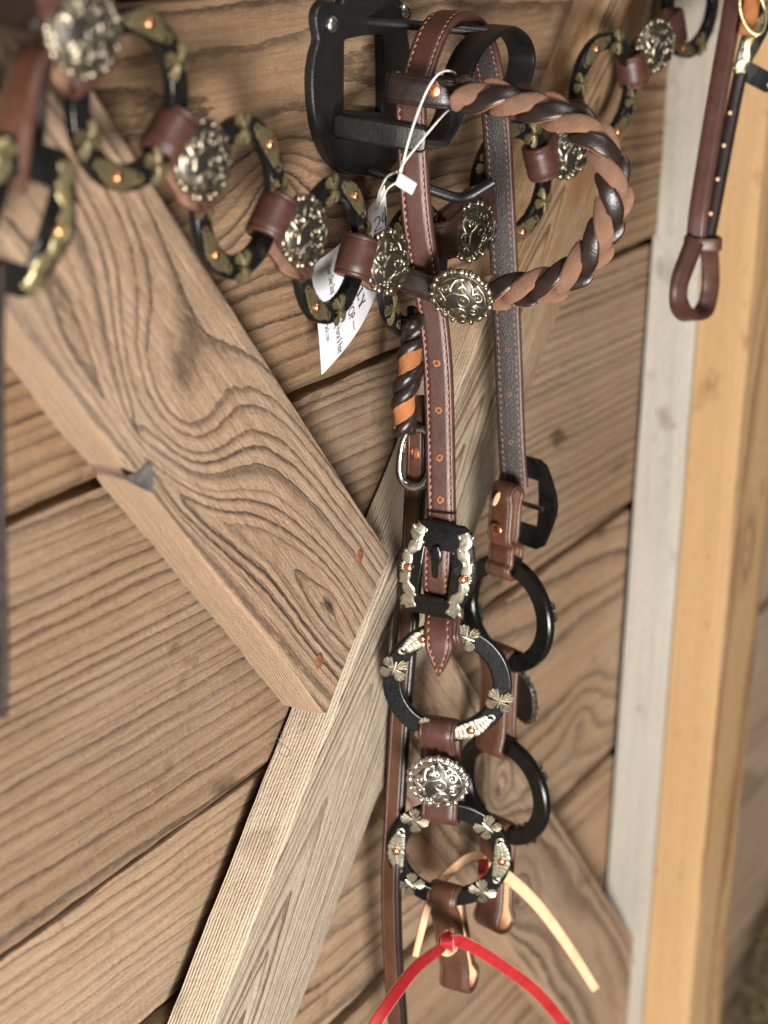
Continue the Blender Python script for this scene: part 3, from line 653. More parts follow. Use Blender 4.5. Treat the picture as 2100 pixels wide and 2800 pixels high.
# buckle plate builder (shared by the two cheeks)
def buckle_outline(s=1.): return [(x * s, y * s) for x, y in ((-.0105, -.0268), (.0105, -.0268), (.0150, -.0240), (.0205, -.006), (.0212, 0), (.0205, .006), (.0150, .0240), (.0105, .0268), (-.0105, .0268), (-.0150, .0240), (-.0205, .006), (-.0212, 0), (-.0205, -.006), (-.0150, -.0240))]
def buckle(parent, loc, m3, orn=True, label=None, mo=None):
    T = mat4(Vector(loc), m3); bm = bmesh.new()
    def lp(pts): vs = [bm.verts.new((x, y, 0)) for x, y in pts]; return [bm.edges.new((vs[i], vs[(i + 1) % len(vs)])) for i in range(len(vs))]
    e = lp(buckle_outline()) + lp([(-.0080, -.0150), (.0080, -.0150), (.0080, .0130), (-.0080, .0130)])
    r = bmesh.ops.triangle_fill(bm, use_beauty=True, edges=e); fs = [f for f in r['geom'] if isinstance(f, bmesh.types.BMFace)]
    bmesh.ops.subdivide_edges(bm, edges=[q for q in bm.edges], cuts=2, use_grid_fill=True)
    fs = list(bm.faces); ex = bmesh.ops.extrude_face_region(bm, geom=fs); tv = [v for v in ex['geom'] if isinstance(v, bmesh.types.BMVert)]
    for v in tv: v.co.z += .0030
    for v in bm.verts: v.co.z += .0055 * (1 - (v.co.y / .027) ** 2) * .8 + .0015 * (1 - (v.co.x / .021) ** 2)
    bmesh.ops.recalc_face_normals(bm, faces=bm.faces)
    me = bpy.data.meshes.new('buckle'); bm.to_mesh(me); bm.free()
    o = link('buckle', me, M_ENAMEL, parent, rel(parent, T), label=label)
    b = o.modifiers.new('bevel', 'BEVEL'); b.width = .0005; b.segments = 2; b.limit_method = 'ANGLE'; b.angle_limit = radians(50)
    def zt(x, y): return .0030 + .0044 * (1 - (y / .027) ** 2) + .0015 * (1 - (x / .021) ** 2)
    if orn:
        for sx in (-1, 1):
            mb = MB()
            for sy in (-1, 1):
                spine = catmull([(.0148, .0008 * sy), (.0156, .006 * sy), (.0140, .0105 * sy), (.0126, .0150 * sy), (.0122, .0195 * sy), (.0108, .0235 * sy)] if False else [Vector((.0148, .0008 * sy, 0)), Vector((.0160, .0060 * sy, 0)), Vector((.0140, .0110 * sy, 0)), Vector((.0120, .0150 * sy, 0)), Vector((.0128, .0195 * sy, 0)), Vector((.0108, .0238 * sy, 0))], 6)
                n = len(spine); Tn = tangents(spine); secs = []
                for i, p in enumerate(spine):
                    q = i / (n - 1); w = .0019 + .0014 * abs(sin(q * pi * 3.1)) + .0012 * q; nn = Vector((-Tn[i].y, Tn[i].x, 0)); row = []
                    for u, e_ in ((-1, -.0004), (-.75, .0003), (-.2, .0006), (.1, .0002), (.6, .0006), (1, -.0004)):
                        v = p + nn * w * u; v.x *= sx; row.append(Vector((v.x, v.y, zt(v.x, v.y) + e_)))
                    secs.append(row + [Vector((v.x, v.y, v.z - .001)) for v in reversed(row)])
                sweep(mb, secs)
                for (x, y, ang, l) in ((.0150, .0218, -40, .0040), (.0092, .0212, 30, .0036), (.0100, .0150, 60, .0030), (.0172, .0085, -60, .0028)):      # leaf tips
                    m2 = Matrix.Rotation(radians(ang * sy), 3, 'Z'); 
                    dome(mb, Vector((x * sx, y * sy, zt(x, y))), Matrix(((sx, 0, 0), (0, 1, 0), (0, 0, 1))) @ m2, .0011, l * .60, .0005, 8, 3, .6)
            for k in range(5):
                a = radians(-60 + 30 * k); dome(mb, Vector(((.0163 + .0020 * cos(a)) * sx, .0026 * sin(a), zt(.018, 0))), Matrix.Rotation(a * sx, 3, 'Z'), .0016, .0008, .0009, 8, 2, .6)
            mb.xf(Matrix.Identity(4)); so = link('scroll_overlay', mb.mesh('scroll_overlay', True, 60), mo or M_CHAMP, o, Matrix.Identity(4))
            link('rivet', RIVET, None, o, Matrix.Translation((.0145 * sx, 0, zt(.0145, 0) + .0012)))
    return o
bc = at(1201, 1548, .0605); BF = frame(15, 4, -7)
bk1 = buckle(hs, bc + BF @ Vector((0, 0, .0012)), BF)
mb = MB(); tb = lambda x, y, z: bc + BF @ Vector((x, y, z)); 
tp = [tb(-.0005, -.0035, .0065), tb(-.0005, .004, .0098), tb(-.0008, .010, .0108), tb(-.0012, .0155, .0102)]
strap(mb, resample(catmull(tp, 6), .001), BF @ Vector((1, 0, 0)), lambda t: .0030 + .0030 * max(0, sin((t - .45) / .55 * pi)) if t > .45 else .0030, .0018); part('tongue', mb, M_ENAMEL, bk1)
# strap through the buckle with its pointed end
ptp = resample(catmull([bc + BF @ Vector((-y * .122 - .0008 + .0010 * (y > .02) + .0045 * max(0, min(1, (-y - .015) / .025)), y, z)) for y, z in ((.030, -.0016), (.022, -.0018), (.012, .0008), (.0, .0024), (-.012, .0008), (-.020, -.0016), (-.0255, .0005), (-.0315, .0085), (-.038, .0120), (-.047, .0122), (-.0565, .0118))], 8), .0012)
mb = MB(); strap(mb, ptp, -WDs if WDs.cross(tangents(ptp)[3]).x > 0 else WDs, SW, ST, .0023, two_sided(1), .017); wq = -WDs if WDs.cross(tangents(ptp)[3]).x > 0 else WDs
tipo = part('strap_end', mb, [M_BROWN, M_PEB], hs, 50)
for a in (-1, 1):
    mb = MB(); stitches(mb, ptp[:-3], wq, a * (SW / 2 - .0026), ST / 2 + .0001, shrink=lambda t: 1 if t < .80 else max(.05, 1 - (t - .80) / .2)); part('stitching', mb, M_THREAD, tipo)

# near-side rings, connectors
RF1 = frame(22, 3, 0); r1 = at(1223, 1866, .067)
RF2 = frame(22, 8, 0); r2 = at(1228, 2333, .0665)
ring(hs, r1, RF1, 118 - 180, True); ring(hs, r2, RF2, -2, True)
CF = frame(9, 3, 0); u1 = CF @ Vector((1, 0, 0)); o1 = CF @ Vector((0, 0, 1)); u2 = RF2 @ Vector((1, 0, 0)); o2 = RF2 @ Vector((0, 0, 1))
loop_strap('ring_chape', at(1207, 1560, .0605) - o1 * .0085, rpt(r1, RF1, 90) - o1 * .001, o1, u1, .0150, .003, hs, [M_BROWN, M_SUEDE], .0045, .0062, .0022)
def grain(parent, loc, m3, label=None): return concho(parent, loc, m3, M_SILVER, 1., label)
A = rpt(r1, RF1, 264); B = rpt(r2, RF2, 99)
c1 = loop_strap('ring_connector', A, B, o1, u1, .0205, .0032, hs, [M_BROWN, M_SUEDE], .0064, .0064, .004)
concho(c1, at(1208, 2121, .067) + o1 * .0065, frame(24, 6, -18), M_SILVER, 1.0)
# hanging loop with the red lace
A = rpt(r2, RF2, 268); HF = frame(2, 4, 0); hl = loop_strap('hanger_loop', A, at(1256, 2664, .0665), HF @ Vector((0, 0, 1)), HF @ Vector((1, 0, 0)), .0185, .0034, hs, [M_CHEST, M_PALE], .0064, .0078, .0036, crease=.002)

# far side: back of a buckle, keeper, plain backs of rings
FB = frame(-14, 3, 0); fbc = at(1424, 1372, .0625)
bk2 = buckle(hs, fbc, FB @ Matrix.Rotation(pi, 3, 'Y'), False)
fo = FB @ Vector((0, 0, 1)); fu = FB @ Vector((1, 0, 0))
mb = MB(); tube(mb, [fbc + FB @ Vector((x, .0, .0012)) for x in (-.0165, -.008, .0, .008, .0165)], .0016, 10); part('buckle_bar', mb, M_STEEL, bk2)
RF3 = frame(-19, 2, 0); r3 = at(1386, 1676, .064)
RF4 = frame(-17, 4, 0); r4 = at(1376, 2157, .066)
ring(hs, r3, RF3 @ Matrix.Rotation(pi, 3, 'Y'), 30, True); ring(hs, r4, RF4 @ Matrix.Rotation(pi, 3, 'Y'), 10, True)
fch = loop_strap('buckle_chape', at(1385, 1352, .061), at(1376, 1470, .061), fo, fu, .0165, .0032, hs, [M_CHEST, M_SUEDE], .0052, .0030, .0036)
mb = MB(); dome(mb, at(1374, 1441, .061) + fo * .0058, FB, .0036, .0036, .0009, 18, 3, .5); part('rivet', mb, M_COPPER, fch)
mb = MB(); sl = [(cos(t) * .0014, sin(t) * .0048) for t in [2 * pi * k / 16 for k in range(16)]]; sc0 = at(1378, 1356, .061) + fo * .0066
extrude_outline(mb, sl, -.0003, .0005, .0002, mat4(sc0, FB @ Matrix.Rotation(radians(-24), 3, 'Z'))); part('slot', mb, M_PALE, fch)
loop_strap('ring_chape', at(1384, 1500, .0615), rpt(r3, RF3, 95) + Vector((0, 0, -.0005)), fo, fu, .0175, .0034, hs, [M_CHEST, M_SUEDE], .0042, .0066, .004)
fkeep = []
A = rpt(r3, RF3, 262); B = rpt(r4, RF4, 100); fo3 = RF3 @ Vector((0, 0, 1)); fu3 = RF3 @ Vector((1, 0, 0))
c2_ = loop_strap('ring_connector', A, B, fo3, fu3, .0205, .0034, hs, [M_CHEST, M_SUEDE], .0066, .0066, .0042)
concho(c2_, at(1392, 1915, .066) - fo3 * .0085 + fu3 * .002, RF3 @ Matrix.Rotation(pi, 3, 'Y') @ Matrix.Rotation(radians(-20), 3, 'Y'), M_SILVER)
fh = loop_strap('hanger_loop', rpt(r4, RF4, 262), at(1352, 2502, .066), RF4 @ Vector((0, 0, 1)), RF4 @ Vector((1, 0, 0)), .0195, .0034, hs, [M_CHEST, M_PALE], .0064, .0072, .0042)

# laces
def lace(name, px, offs, parent, w=.0058, t=.0016, side=Vector((0, 0, 1)), mats=None, flip=False, n=8):
    pts = resample(catmull([at(x, y, o) for (x, y), o in zip(px, offs)], n), .0018); mb = MB(); sd = []
    T = tangents(pts)
    strap(mb, pts, side, w, t, 0, (lambda i, k: 1 if (NTOP - 7 + 2 <= k <= NTOP - 7 + 4) else 0)); return part(name, mb, mats or [M_RED, M_PALE], parent, 50)
lo = .0735
def towards(px, py): return (BACK * 1).normalized()
def lace_side(a, b):
    d = (b - a).normalized(); return d.cross(Vector((-.85, -.35, .39)).normalized())
def lace2(name, px, offs, parent, w=.0058, t=.0017, mats=None, face=Vector((-.85, -.40, .3)), taper=0):
    pts = resample(catmull([at(x, y, o) for (x, y), o in zip(px, offs)], 8), .0016); T = tangents(pts); f = face.normalized()
    wds = [f.cross(-T_).normalized() * -1 for T_ in T]
    if wds[2].cross(T[2]).dot(f) < 0: wds = [-q for q in wds]
    mb = MB(); strap(mb, pts, wds, (lambda q: w * (1 - taper * q)), t, 0, (lambda i, k: 0 if 1 <= k <= NTOP - 7 - 3 else 1)); return part(name, mb, mats or [M_RED, M_PALE], parent, 50)
lace2('lace', [(1215, 2566), (1204, 2592), (1170, 2618), (1131, 2652), (1072, 2729), (1027, 2796), (990, 2860)], (.076, .080, .081, .081, .081, .080, .078), hl, .0068)
lace2('lace', [(1225, 2590), (1248, 2572), (1290, 2588), (1357, 2629), (1461, 2706), (1537, 2792), (1580, 2850)], (.078, .081, .084, .090, .098, .103, .106), hl, .0072)
lace2('lace_knot', [(1226, 2548), (1222, 2562), (1222, 2584), (1221, 2606)], (.0745, .0815, .0830, .0775), hl, .0072, .002)
lace2('lace_knot', [(1204, 2582), (1212, 2600), (1228, 2605), (1246, 2592)], (.077, .0805, .0812, .078), hl, .0046, .002, [M_PALE, M_PALE])
lace2('lace', [(1330, 2380), (1312, 2344), (1270, 2352), (1203, 2412), (1171, 2475), (1135, 2615)], (.074, .070, .064, .058, .056, .056), fh, .0062, .0018, [M_PALE, M_RED], Vector((-.7, -.55, .45)), .35)
lace2('lace', [(1330, 2372), (1388, 2398), (1470, 2475), (1551, 2584), (1628, 2704)], (.074, .082, .090, .098, .106), fh, .0078, .0018, [M_PALE, M_RED], Vector((-.8, -.5, .33)), .25)
lace2('lace_knot', [(1322, 2352), (1322, 2380), (1324, 2408)], (.0735, .0765, .0735), fh, .0066, .002, None, Vector((-.9, -.3, .2)))

# browband: braided strip from a loop at the top of the near cheek out and back to a loop lower down
XB = pn[2].x - .006
bpx = [(1252, 262), (1300, 266), (1396, 277), (1493, 305), (1585, 344), (1640, 398), (1668, 462), (1676, 540), (1648, 630), (1606, 700), (1551, 750), (1493, 774), (1396, 790), (1318, 796), (1262, 800)]
def bx_(i): t = i / (len(bpx) - 1); return XB + .012 * sin(pi * t) * 1.0 + .022 * t
bpath = resample(catmull([atx(x, y, bx_(i)) for i, (x, y) in enumerate(bpx)], 10), .0009)
BT = tangents(bpath); BL = .0172 * 2; nb = len(bpath); tot = .0009 * nb
FACE = Vector((-.82, -.50, .28)).normalized()
bb = None
mbs = []
HAND = -1
LB = [0]
for p, q in zip(bpath, bpath[1:]): LB.append(LB[-1] + (q - p).length)
BC = sum(bpath, Vector()) / len(bpath)
def bframe(s):
    """point, along, outward across and face direction of the browband at arc length s"""
    s = max(0, min(LB[-1] - 1e-6, s)); i = min(range(len(LB)), key=lambda k: abs(LB[k] - s)); T = BT[i]; f = (FACE - T * FACE.dot(T)).normalized(); u = f.cross(T).normalized()
    return bpath[i] + T * (s - LB[i]), T, (u if u.dot(bpath[i] - BC) > 0 else -u), f
def braid_turn(s0, half, a0, amp, lift, w, t, rnd_, sgn=1):
    """one visible turn of a strand: a flat lace that rises from under its neighbour, crosses over and dives again"""
    n = 16; C = []; F_ = []
    for i in range(n + 1):
        q = -1 + 2 * i / n; P_, T, u, f = bframe(s0 + q * half); C.append(P_ + u * (a0 + sgn * amp * sin(q * pi / 2.2) + .0004 * mnoise.noise((q * 2, rnd_, 0))) + f * (lift * cos(q * pi / 2 * 1.12) - abs(q) ** 3 * .0022)); F_.append((f, q))
    TT = tangents(C); secs = []
    for i, c in enumerate(C):
        f, q = F_[i]; o = (f - TT[i] * f.dot(TT[i])).normalized(); wd = TT[i].cross(o); tw = .30 * sin(q * 1.4) + .15 * mnoise.noise((rnd_ * 3.1, 0, 0)); wd, o = wd * cos(tw) + o * sin(tw), o * cos(tw) - wd * sin(tw)
        ww = w * (.30 + .70 * max(0, cos(q * pi / 2)) ** .6) * (1 + .08 * mnoise.noise((i * .9, rnd_ * 5, 2)))
        secs.append([c + wd * (x * ww / 2) + o * (y * t / 2) for x, y in ((-1, -.2), (-.95, .45), (-.6, .92), (0, 1.05), (.6, .92), (.95, .45), (1, -.2), (.9, -.8), (0, -1), (-.9, -.8))])
    mb = MB(); sweep(mb, secs, False, True, 0, lambda i, kk: 1 if kk in (0, 5, 6, 7, 8, 9) else 0); return mb
mb = MB(); tube(mb, [bframe(LB[-1] * k / 60)[0] for k in range(61)], .0028, 10); part('braid_core', mb, M_DARK, hs, 60)
nseg = int(LB[-1] / .0140); rb = random.Random(4)
for k in range(nseg + 1):
    s0 = LB[-1] * (k + .2) / (nseg + .6); j = rb.uniform(-.0008, .0008)
    part('braid_strand', braid_turn(s0 + j, .0142, -.0004, .0056, .0034, .0092, .0026, k * 1.7), [M_DARK if k % 2 else M_SUEDE, M_TAN], hs, 60)
    part('braid_strand', braid_turn(s0 + .0075 + j, .0120, .0028, .0054, -.0006, .0086, .0026, k * 2.3 + 40, -1), [M_SUEDE if k % 2 else M_DARK, M_TAN], hs, 60)
# end loops of the browband
def end_loop(px, py, off, h, name, xl, xr, roll):
    c = at(px, py, off); F = frame(16, 0, roll); pts = []
    n = 36; a_, b_ = (xr - xl) / 2, .0062
    for k in range(n):
        t = 2 * pi * k / n; e = .62; cx = abs(cos(t)) ** e * (1 if cos(t) > 0 else -1); cz = abs(sin(t)) ** e * (1 if sin(t) > 0 else -1)
        pts.append(c + F @ Vector((a_ * cx, .0, b_ * cz)))
    mb = MB(); ac_ = F @ Vector((0, 1, 0)); T = tangents(pts, True)
    if ac_.cross(T[0]).dot(pts[0] - c) < 0: ac_ = -ac_
    strap(mb, pts, ac_, h, .003, .0018, two_sided(1), 0, True); return part(name, mb, [M_DARK, M_TAN], hs, 50), F, c
l1, F1, cc1 = end_loop(1154, 246, .0475, .0148, 'browband_loop', -.0165, .0165, -4)
mb = MB(); dome(mb, at(1193, 240, .0535) + F1 @ Vector((0, 0, .0088)), F1, .0040, .0044, .0010, 20, 3, .5); part('rivet', mb, M_COPPER, l1)
l2, F2, cc2 = end_loop(1172, 778, .0520, .0130, 'browband_loop', -.0150, .0150, -16)
concho(l2, atx(1262, 809, XB + .006), frame(30) @ Matrix.Rotation(radians(-26), 3, 'Z') @ Matrix.Rotation(radians(22), 3, 'X') @ Matrix.Rotation(radians(-10), 3, 'Z'), M_BRASS, .96)

# ------------------------------------------------------------------ breast collar: a swag of rings, leather connectors and conchos along the wall
bcol = thing('breast_collar', 'swag of black ornamented rings joined by brown leather loops with oval conchos along the wall', 'breast collar', at(905, 686, .04))
RINGS = [(350, 272, .050, 85, -4, 75), (650, 541, .044, 89, -6, 50), (905, 684, .040, 91, -10, 62), (1128, 737, .035, 88, 0, 80), (1398, 500, .038, 76, 8, 100), (1650, 248, .040, 79, 10, 110), (1888, 10, .042, 80, 10, 60)]
for x, y, o, a, roll, orn in RINGS:
    ring(bcol, at(x, y, o), frame(a, 0, roll), orn, True, gilt=True)
CONN = [((120, -60), (222, 175), (222, 80), .055, 70), ((462, 372), (548, 497), (550, 435), .047, 80), ((745, 597), (818, 692), (828, 632), .042, 82), ((975, 703), (1050, 742), (1057, 715), .038, 80), ((1205, 648), (1312, 566), (1290, 632), .037, 72), ((1478, 438), (1570, 330), (1552, 412), .039, 68), ((1727, 190), (1838, 72), (1790, 124), .041, 68)]
for A_, B_, C_, o, a in CONN:
    o += .0045; A = at(*A_, o); B = at(*B_, o); F = frame(a); out = F @ Vector((0, 0, 1)); d = (B - A).normalized(); ac_ = d.cross(out)
    cn = loop_strap('ring_connector', A, B, out, ac_, .0205, .0032, bcol, [M_BROWN, M_SUEDE],   .0074, .0070, .0052)
    ro = math.degrees(atan2((F.transposed() @ d).y, (F.transposed() @ d).x))
    concho(cn, at(*C_, o + .0072), F @ Matrix.Rotation(radians(ro), 3, 'Z'), M_BRASS, 1.03)

# ------------------------------------------------------------------ rein hanging from the collar: twisted lace end, steel ring, long strap
rein = thing('rein', 'long brown leather rein with a twisted black and tan lace end and steel loop', 'rein', at(1110, 1800, .035))
ax = resample(catmull([at(1146, 848, .040), at(1140, 905, .040), at(1118, 1000, .040), at(1106, 1100, .040), at(1104, 1180, .040)], 10), .0006); TA = tangents(ax)
def helix(path, r, pitch, ph):
    out = []; s = 0; T = tangents(path); ref = Vector((-1, 0, 0))
    for i, p in enumerate(path):
        if i: s += (path[i] - path[i - 1]).length
        n = (ref - T[i] * ref.dot(T[i])).normalized(); b = T[i].cross(n); a = 2 * pi * s / pitch + ph; out.append(p + (n * cos(a) + b * sin(a)) * r)
    return out
for ph in (0.9, 0.9 + 2.1):
    h = helix(ax, .0036, .0245, ph); mb = MB(); tube(mb, h, lambda t: .0037 if .03 < t < .97 else .003, 12); part('twisted_lace', mb, M_DARK, rein, 60)
h = helix(ax[28:], .0040, .0245, .9 + 4.25 + 2 * pi * 28 * .0006 / .0245); T = tangents(h); axx = ax[28:]
mb = MB(); strap(mb, h, [(-(T[i].cross((h[i] - axx[i]).normalized()))) for i in range(len(h))], .0100, .0024, 0); part('suede_lace', mb, M_TAN, rein, 60)
lp = [at(1146, 852, .040), at(1152, 868, .043), at(1142, 880, .046), at(1122, 892, .0445), at(1112, 908, .038), at(1120, 930, .034), at(1135, 940, .036), at(1140, 930, .039)]
mb = MB(); tube(mb, resample(catmull(lp, 8), .0008), .0036, 12); part('lace_loop', mb, M_DARK, rein, 60)
FD = frame(12, 0, -5); dc = at(1137, 1252, .041); dpts = []
for k in range(48):
    t = 2 * pi * k / 48; e = .75; dpts.append(dc + FD @ Vector((.0086 * abs(cos(t)) ** e * (1 if cos(t) > 0 else -1), .0162 * abs(sin(t)) ** e * (1 if sin(t) > 0 else -1), 0)))
mb = MB(); secs = []; T = tangents(dpts, True)
for i, p in enumerate(dpts):
    n = FD @ Vector((0, 0, 1)); b = T[i].cross(n); secs.append([p + b * (.0021 * cos(a)) + n * (.0019 * sin(a)) for a in [2 * pi * q / 10 for q in range(10)]])
sweep(mb, secs, True); part('steel_loop', mb, M_STEEL, rein, 60)
rp = [(1148, 1085, .036), (1143, 1150, .0385), (1142, 1234, .0395), (1140, 1300, .038), (1134, 1370, .036), (1126, 1540, .036), (1117, 1697, .036), (1097, 1939, .036), (1081, 2200, .036), (1070, 2400, .036), (1074, 2600, .036), (1088, 2800, .036), (1095, 2900, .036)]
rpath = resample(catmull([at(*p) for p in rp], 10), .003)
nt7 = NTOPC - 7
def rein_mif(i, k): return 1 if (k < 4 or k > nt7 - 4) else 0
WR = Vector((-.1, -1, 0)).normalized()
if WR.cross(tangents(rpath)[5]).x > 0: WR = -WR
mb = MB(); strap(mb, rpath, WR, .0122, .0052, .0026, rein_mif); part('rein_strap', mb, [M_CHEST, M_DARK], rein, 50)
mb = MB(); tube(mb, [p + WR * .0002 + WR.cross(tangents(rpath)[3]) * .0026 for p in rpath[14:]], .0004, 6); part('crease_bead', mb, M_DARK, rein)
mb = MB(); dome(mb, at(1143, 1234, .0395) + FD @ Vector((0, 0, .0029)), FD, .0034, .0042, .001, 18, 3, .5); part('rivet', mb, M_COPPER, rein)

# ------------------------------------------------------------------ price tag
m_paper, ntp, bp = newmat('paper_white'); g = N(ntp); ntp.links.new(g.mix(g.noise(g.objco(), 90, 3, .5), (.74, .74, .76), (.84, .84, .85)), bp.inputs['Base Color']); bp.inputs['Roughness'].default_value = .75
m_ink, nti, bi = newmat('ink_dark'); bi.inputs['Base Color'].default_value = (.035, .028, .04, 1); bi.inputs['Roughness'].default_value = .7
m_green, ntg, bgq = newmat('ink_green'); bgq.inputs['Base Color'].default_value = (.05, .16, .10, 1); bgq.inputs['Roughness'].default_value = .7
m_plas, ntq, bq = newmat('plastic_white'); bq.inputs['Base Color'].default_value = (.85, .84, .82, 1); bq.inputs['Roughness'].default_value = .35
tag = thing('price_tag', 'white folded shop card and small handwritten tag tied with white string to the browband', 'price tag', at(1110, 500, .055))
CA, CB, CC, CD = at(850, 724, .016), at(881, 1024, .022), at(1032, 792, .012), at(975, 604, .008)     # card corners: left, bottom, right, top
def cardpt(s, t, z=0):
    """s runs along the lines of print (down the photograph), t from the last line to the first"""
    p = CA.lerp(CB, s).lerp(CD.lerp(CC, s), t); bulge = sin(pi * t) * .0045 + sin(pi * s) * .001
    return p + Vector((-.25, -.97, 0)) * (bulge + z)
def sheet(fn, n, m, th):
    mb = MB(); vs = []; fs = []
    for side in (0, 1):
        for i in range(n + 1):
            for j in range(m + 1): vs.append(fn(i / n, j / m, -th * side))
    q = (n + 1) * (m + 1)
    for i in range(n):
        for j in range(m):
            a = i * (m + 1) + j; f = (a, a + 1, a + m + 2, a + m + 1); fs.append(f); fs.append(tuple(x + q for x in reversed(f)))
    rim = [i * (m + 1) for i in range(n + 1)] + [n * (m + 1) + j for j in range(1, m + 1)] + [i * (m + 1) + m for i in range(n - 1, -1, -1)] + [j for j in range(m - 1, 0, -1)]
    for a, b in zip(rim, rim[1:] + rim[:1]): fs.append((a, b, b + q, a + q))
    return mb.add(vs, fs)
card = part('shop_card', sheet(cardpt, 10, 12, .0005), m_paper, tag)
def text_part(txt, s0, s1, t0, hgt, m, parent, fn, name='print', spacing=1.0):
    cu = bpy.data.curves.new('text', 'FONT'); cu.body = txt; cu.size = 1; cu.space_character = spacing; cu.resolution_u = 3; ob = bpy.data.objects.new('text', cu); col.objects.link(ob)
    bpy.context.view_layer.update(); me = bpy.data.meshes.new_from_object(ob); bpy.data.objects.remove(ob)
    xs = [v.co.x for v in me.vertices]; x0, x1 = min(xs), max(xs); mb = MB()
    mb.add([fn(s0 + (s1 - s0) * (v.co.x - x0) / (x1 - x0), t0 + hgt * v.co.y, .00015) for v in me.vertices], [tuple(p.vertices) for p in me.polygons]); return part(name, mb, m, parent, None, smooth=False)
# serif capitals from simple strokes, for the large line of the card
GL = {'L': [((0, 0), (.52, 0), (.52, .22), (.46, .22), (.42, .07), (.26, .07), (.26, .93), (.36, .93), (.36, 1), (0, 1), (0, .93), (.1, .93), (.1, .07), (0, .07))],
      'I': [((0, 0), (.36, 0), (.36, .07), (.26, .07), (.26, .93), (.36, .93), (.36, 1), (0, 1), (0, .93), (.1, .93), (.1, .07), (0, .07))],
      'Y': [((.2, 0), (.52, 0), (.52, .07), (.44, .07), (.44, .42), (.66, .93), (.72, .93), (.72, 1), (.48, 1), (.48, .93), (.56, .93), (.4, .54), (.22, .93), (.3, .93), (.3, 1), (0, 1), (0, .93), (.05, .93), (.28, .42), (.28, .07), (.2, .07))]}
mb = MB(); x = 0; wds = {'L': .58, 'I': .44, 'Y': .72}; tot = sum(wds[c] for c in 'LILLY')
for c in 'LILLY':
    for poly in GL[c]: mb.add([cardpt(.37 + .47 * (x + px_) / tot, .585 + .135 * py_, .00015) for px_, py_ in poly], [tuple(range(len(poly)))])
    x += wds[c]
part('print', mb, m_ink, card, None, smooth=False)
text_part('K SHOP', .48, .80, .40, .155, m_ink, card, cardpt)
text_part('Clothing Horse & Rider', .55, .985, .205, .11, m_ink, card, cardpt)
text_part('tack.com', .60, .76, .075, .09, m_ink, card, cardpt)
text_part('Your One Stop Shop', .10, .48, .20, .11, m_ink, card, cardpt)
text_part('RANC', .06, .24, .52, .17, m_ink, card, cardpt)
for s0, s1, t0 in ((.83, .93, .455), (.20, .78, .80)):
    part('print', MB().add([cardpt(s, t0 + q, .00015) for s, q in ((s0, 0), (s1, 0), (s1, .010), (s0, .010))], [(0, 1, 2, 3)]), m_ink, card, None, smooth=False)
mb = MB(); tube(mb, [cardpt(s, t, .0003) for s, t in ((.22, .86), (.28, .93), (.24, .97), (.34, .95), (.40, .88), (.33, .90), (.44, .97))], .00022, 5); part('print', mb, m_green, card)
SA, SB, SC_, SD = at(1006, 572, .020), at(1008, 656, .024), at(1062, 622, .030), at(1052, 506, .030)
def tagpt(s, t, z=0): return SA.lerp(SB, s).lerp(SD.lerp(SC_, s), t) + Vector((-.6, -.8, 0)) * (z + .0015 * sin(pi * t))
stg = part('small_tag', sheet(tagpt, 6, 6, .0004), m_paper, tag)
mb = MB()
for pts in ([(.55, .25), (.48, .4), (.55, .55), (.68, .5), (.80, .28), (.84, .3), (.84, .62)], [(.52, .75), (.72, .68), (.72, .95)], [(.45, .88), (.92, .84)]):
    tube(mb, catmull([tagpt(s, t, .0003) for s, t in pts], 4), .00022, 5)
part('handwriting', mb, m_ink, stg)
mb = MB(); dome(mb, tagpt(.22, .52, .0004), frame(50), .0009, .0012, .0002, 10, 2); part('hole', mb, m_ink, stg)
def stringp(px, offs): 
    mb = MB(); tube(mb, resample(catmull([at(x, y, o) for (x, y), o in zip(px, offs)], 10), .0012), lambda t: .00055 + .00008 * sin(t * 260), 7); return part('string', mb, M_STRING, tag)
stringp([(1094, 478), (1122, 368), (1158, 268), (1188, 214), (1215, 194), (1240, 198), (1252, 215)], (.060, .060, .061, .064, .064, .060, .054))
stringp([(1090, 480), (1104, 446), (1156, 380), (1214, 312), (1240, 290)], (.060, .0605, .061, .062, .056))
stringp([(1084, 498), (1060, 516), (1046, 546), (1036, 566)], (.059, .052, .040, .0305))
stringp([(1086, 470), (1062, 480), (1048, 500), (1036, 530), (1032, 566)], (.059, .050, .040, .034, .0300))
cl = [at(1092, 472, .0615), at(1141, 503, .0615), at(1126, 535, .0615), at(1080, 506, .0615)]; mb = MB(); bk_ = Vector((.003, .0012, 0))
sweep(mb, [[p + bk_ for p in cl], cl]); cbo = part('clip', mb, m_plas, tag, 30); bv = cbo.modifiers.new('bevel', 'BEVEL'); bv.width = .0006; bv.segments = 2

# ------------------------------------------------------------------ second bridle on the right, out of focus
br2 = thing('bridle', 'dark brown bridle cheek strap with looped end hanging in front of the golden stud', 'bridle', at(1900, 700, .10))
def pxstrap(name, pts, off, w, t, mats, parent, wd=Vector((.2, -1, 0)), crease=.002, n=10):
    path = resample(catmull([at(x, y, off if not isinstance(off, (list, tuple)) else off[i]) for i, (x, y) in enumerate(pts)], n), .003); wd = wd.normalized()
    if wd.cross(tangents(path)[1]).dot(-BACK * -1) < 0: wd = -wd
    mb = MB(); strap(mb, path, wd, w, t, crease, two_sided(crease)); return part(name, mb, mats, parent, 50), path
pxstrap('cheek_strap', [(2020, -60), (1992, 90), (1962, 260), (1934, 430), (1912, 570), (1904, 645)], .100, .0120, .004, [M_BROWN, M_DARK], br2)
sp_, spath = pxstrap('billet_strap', [(2085, -60), (2050, 90), (2014, 250), (1983, 410), (1955, 560), (1938, 645)], .106, .0085, .004, [M_DARK, M_DARK], br2, Vector((.5, -1, 0)))
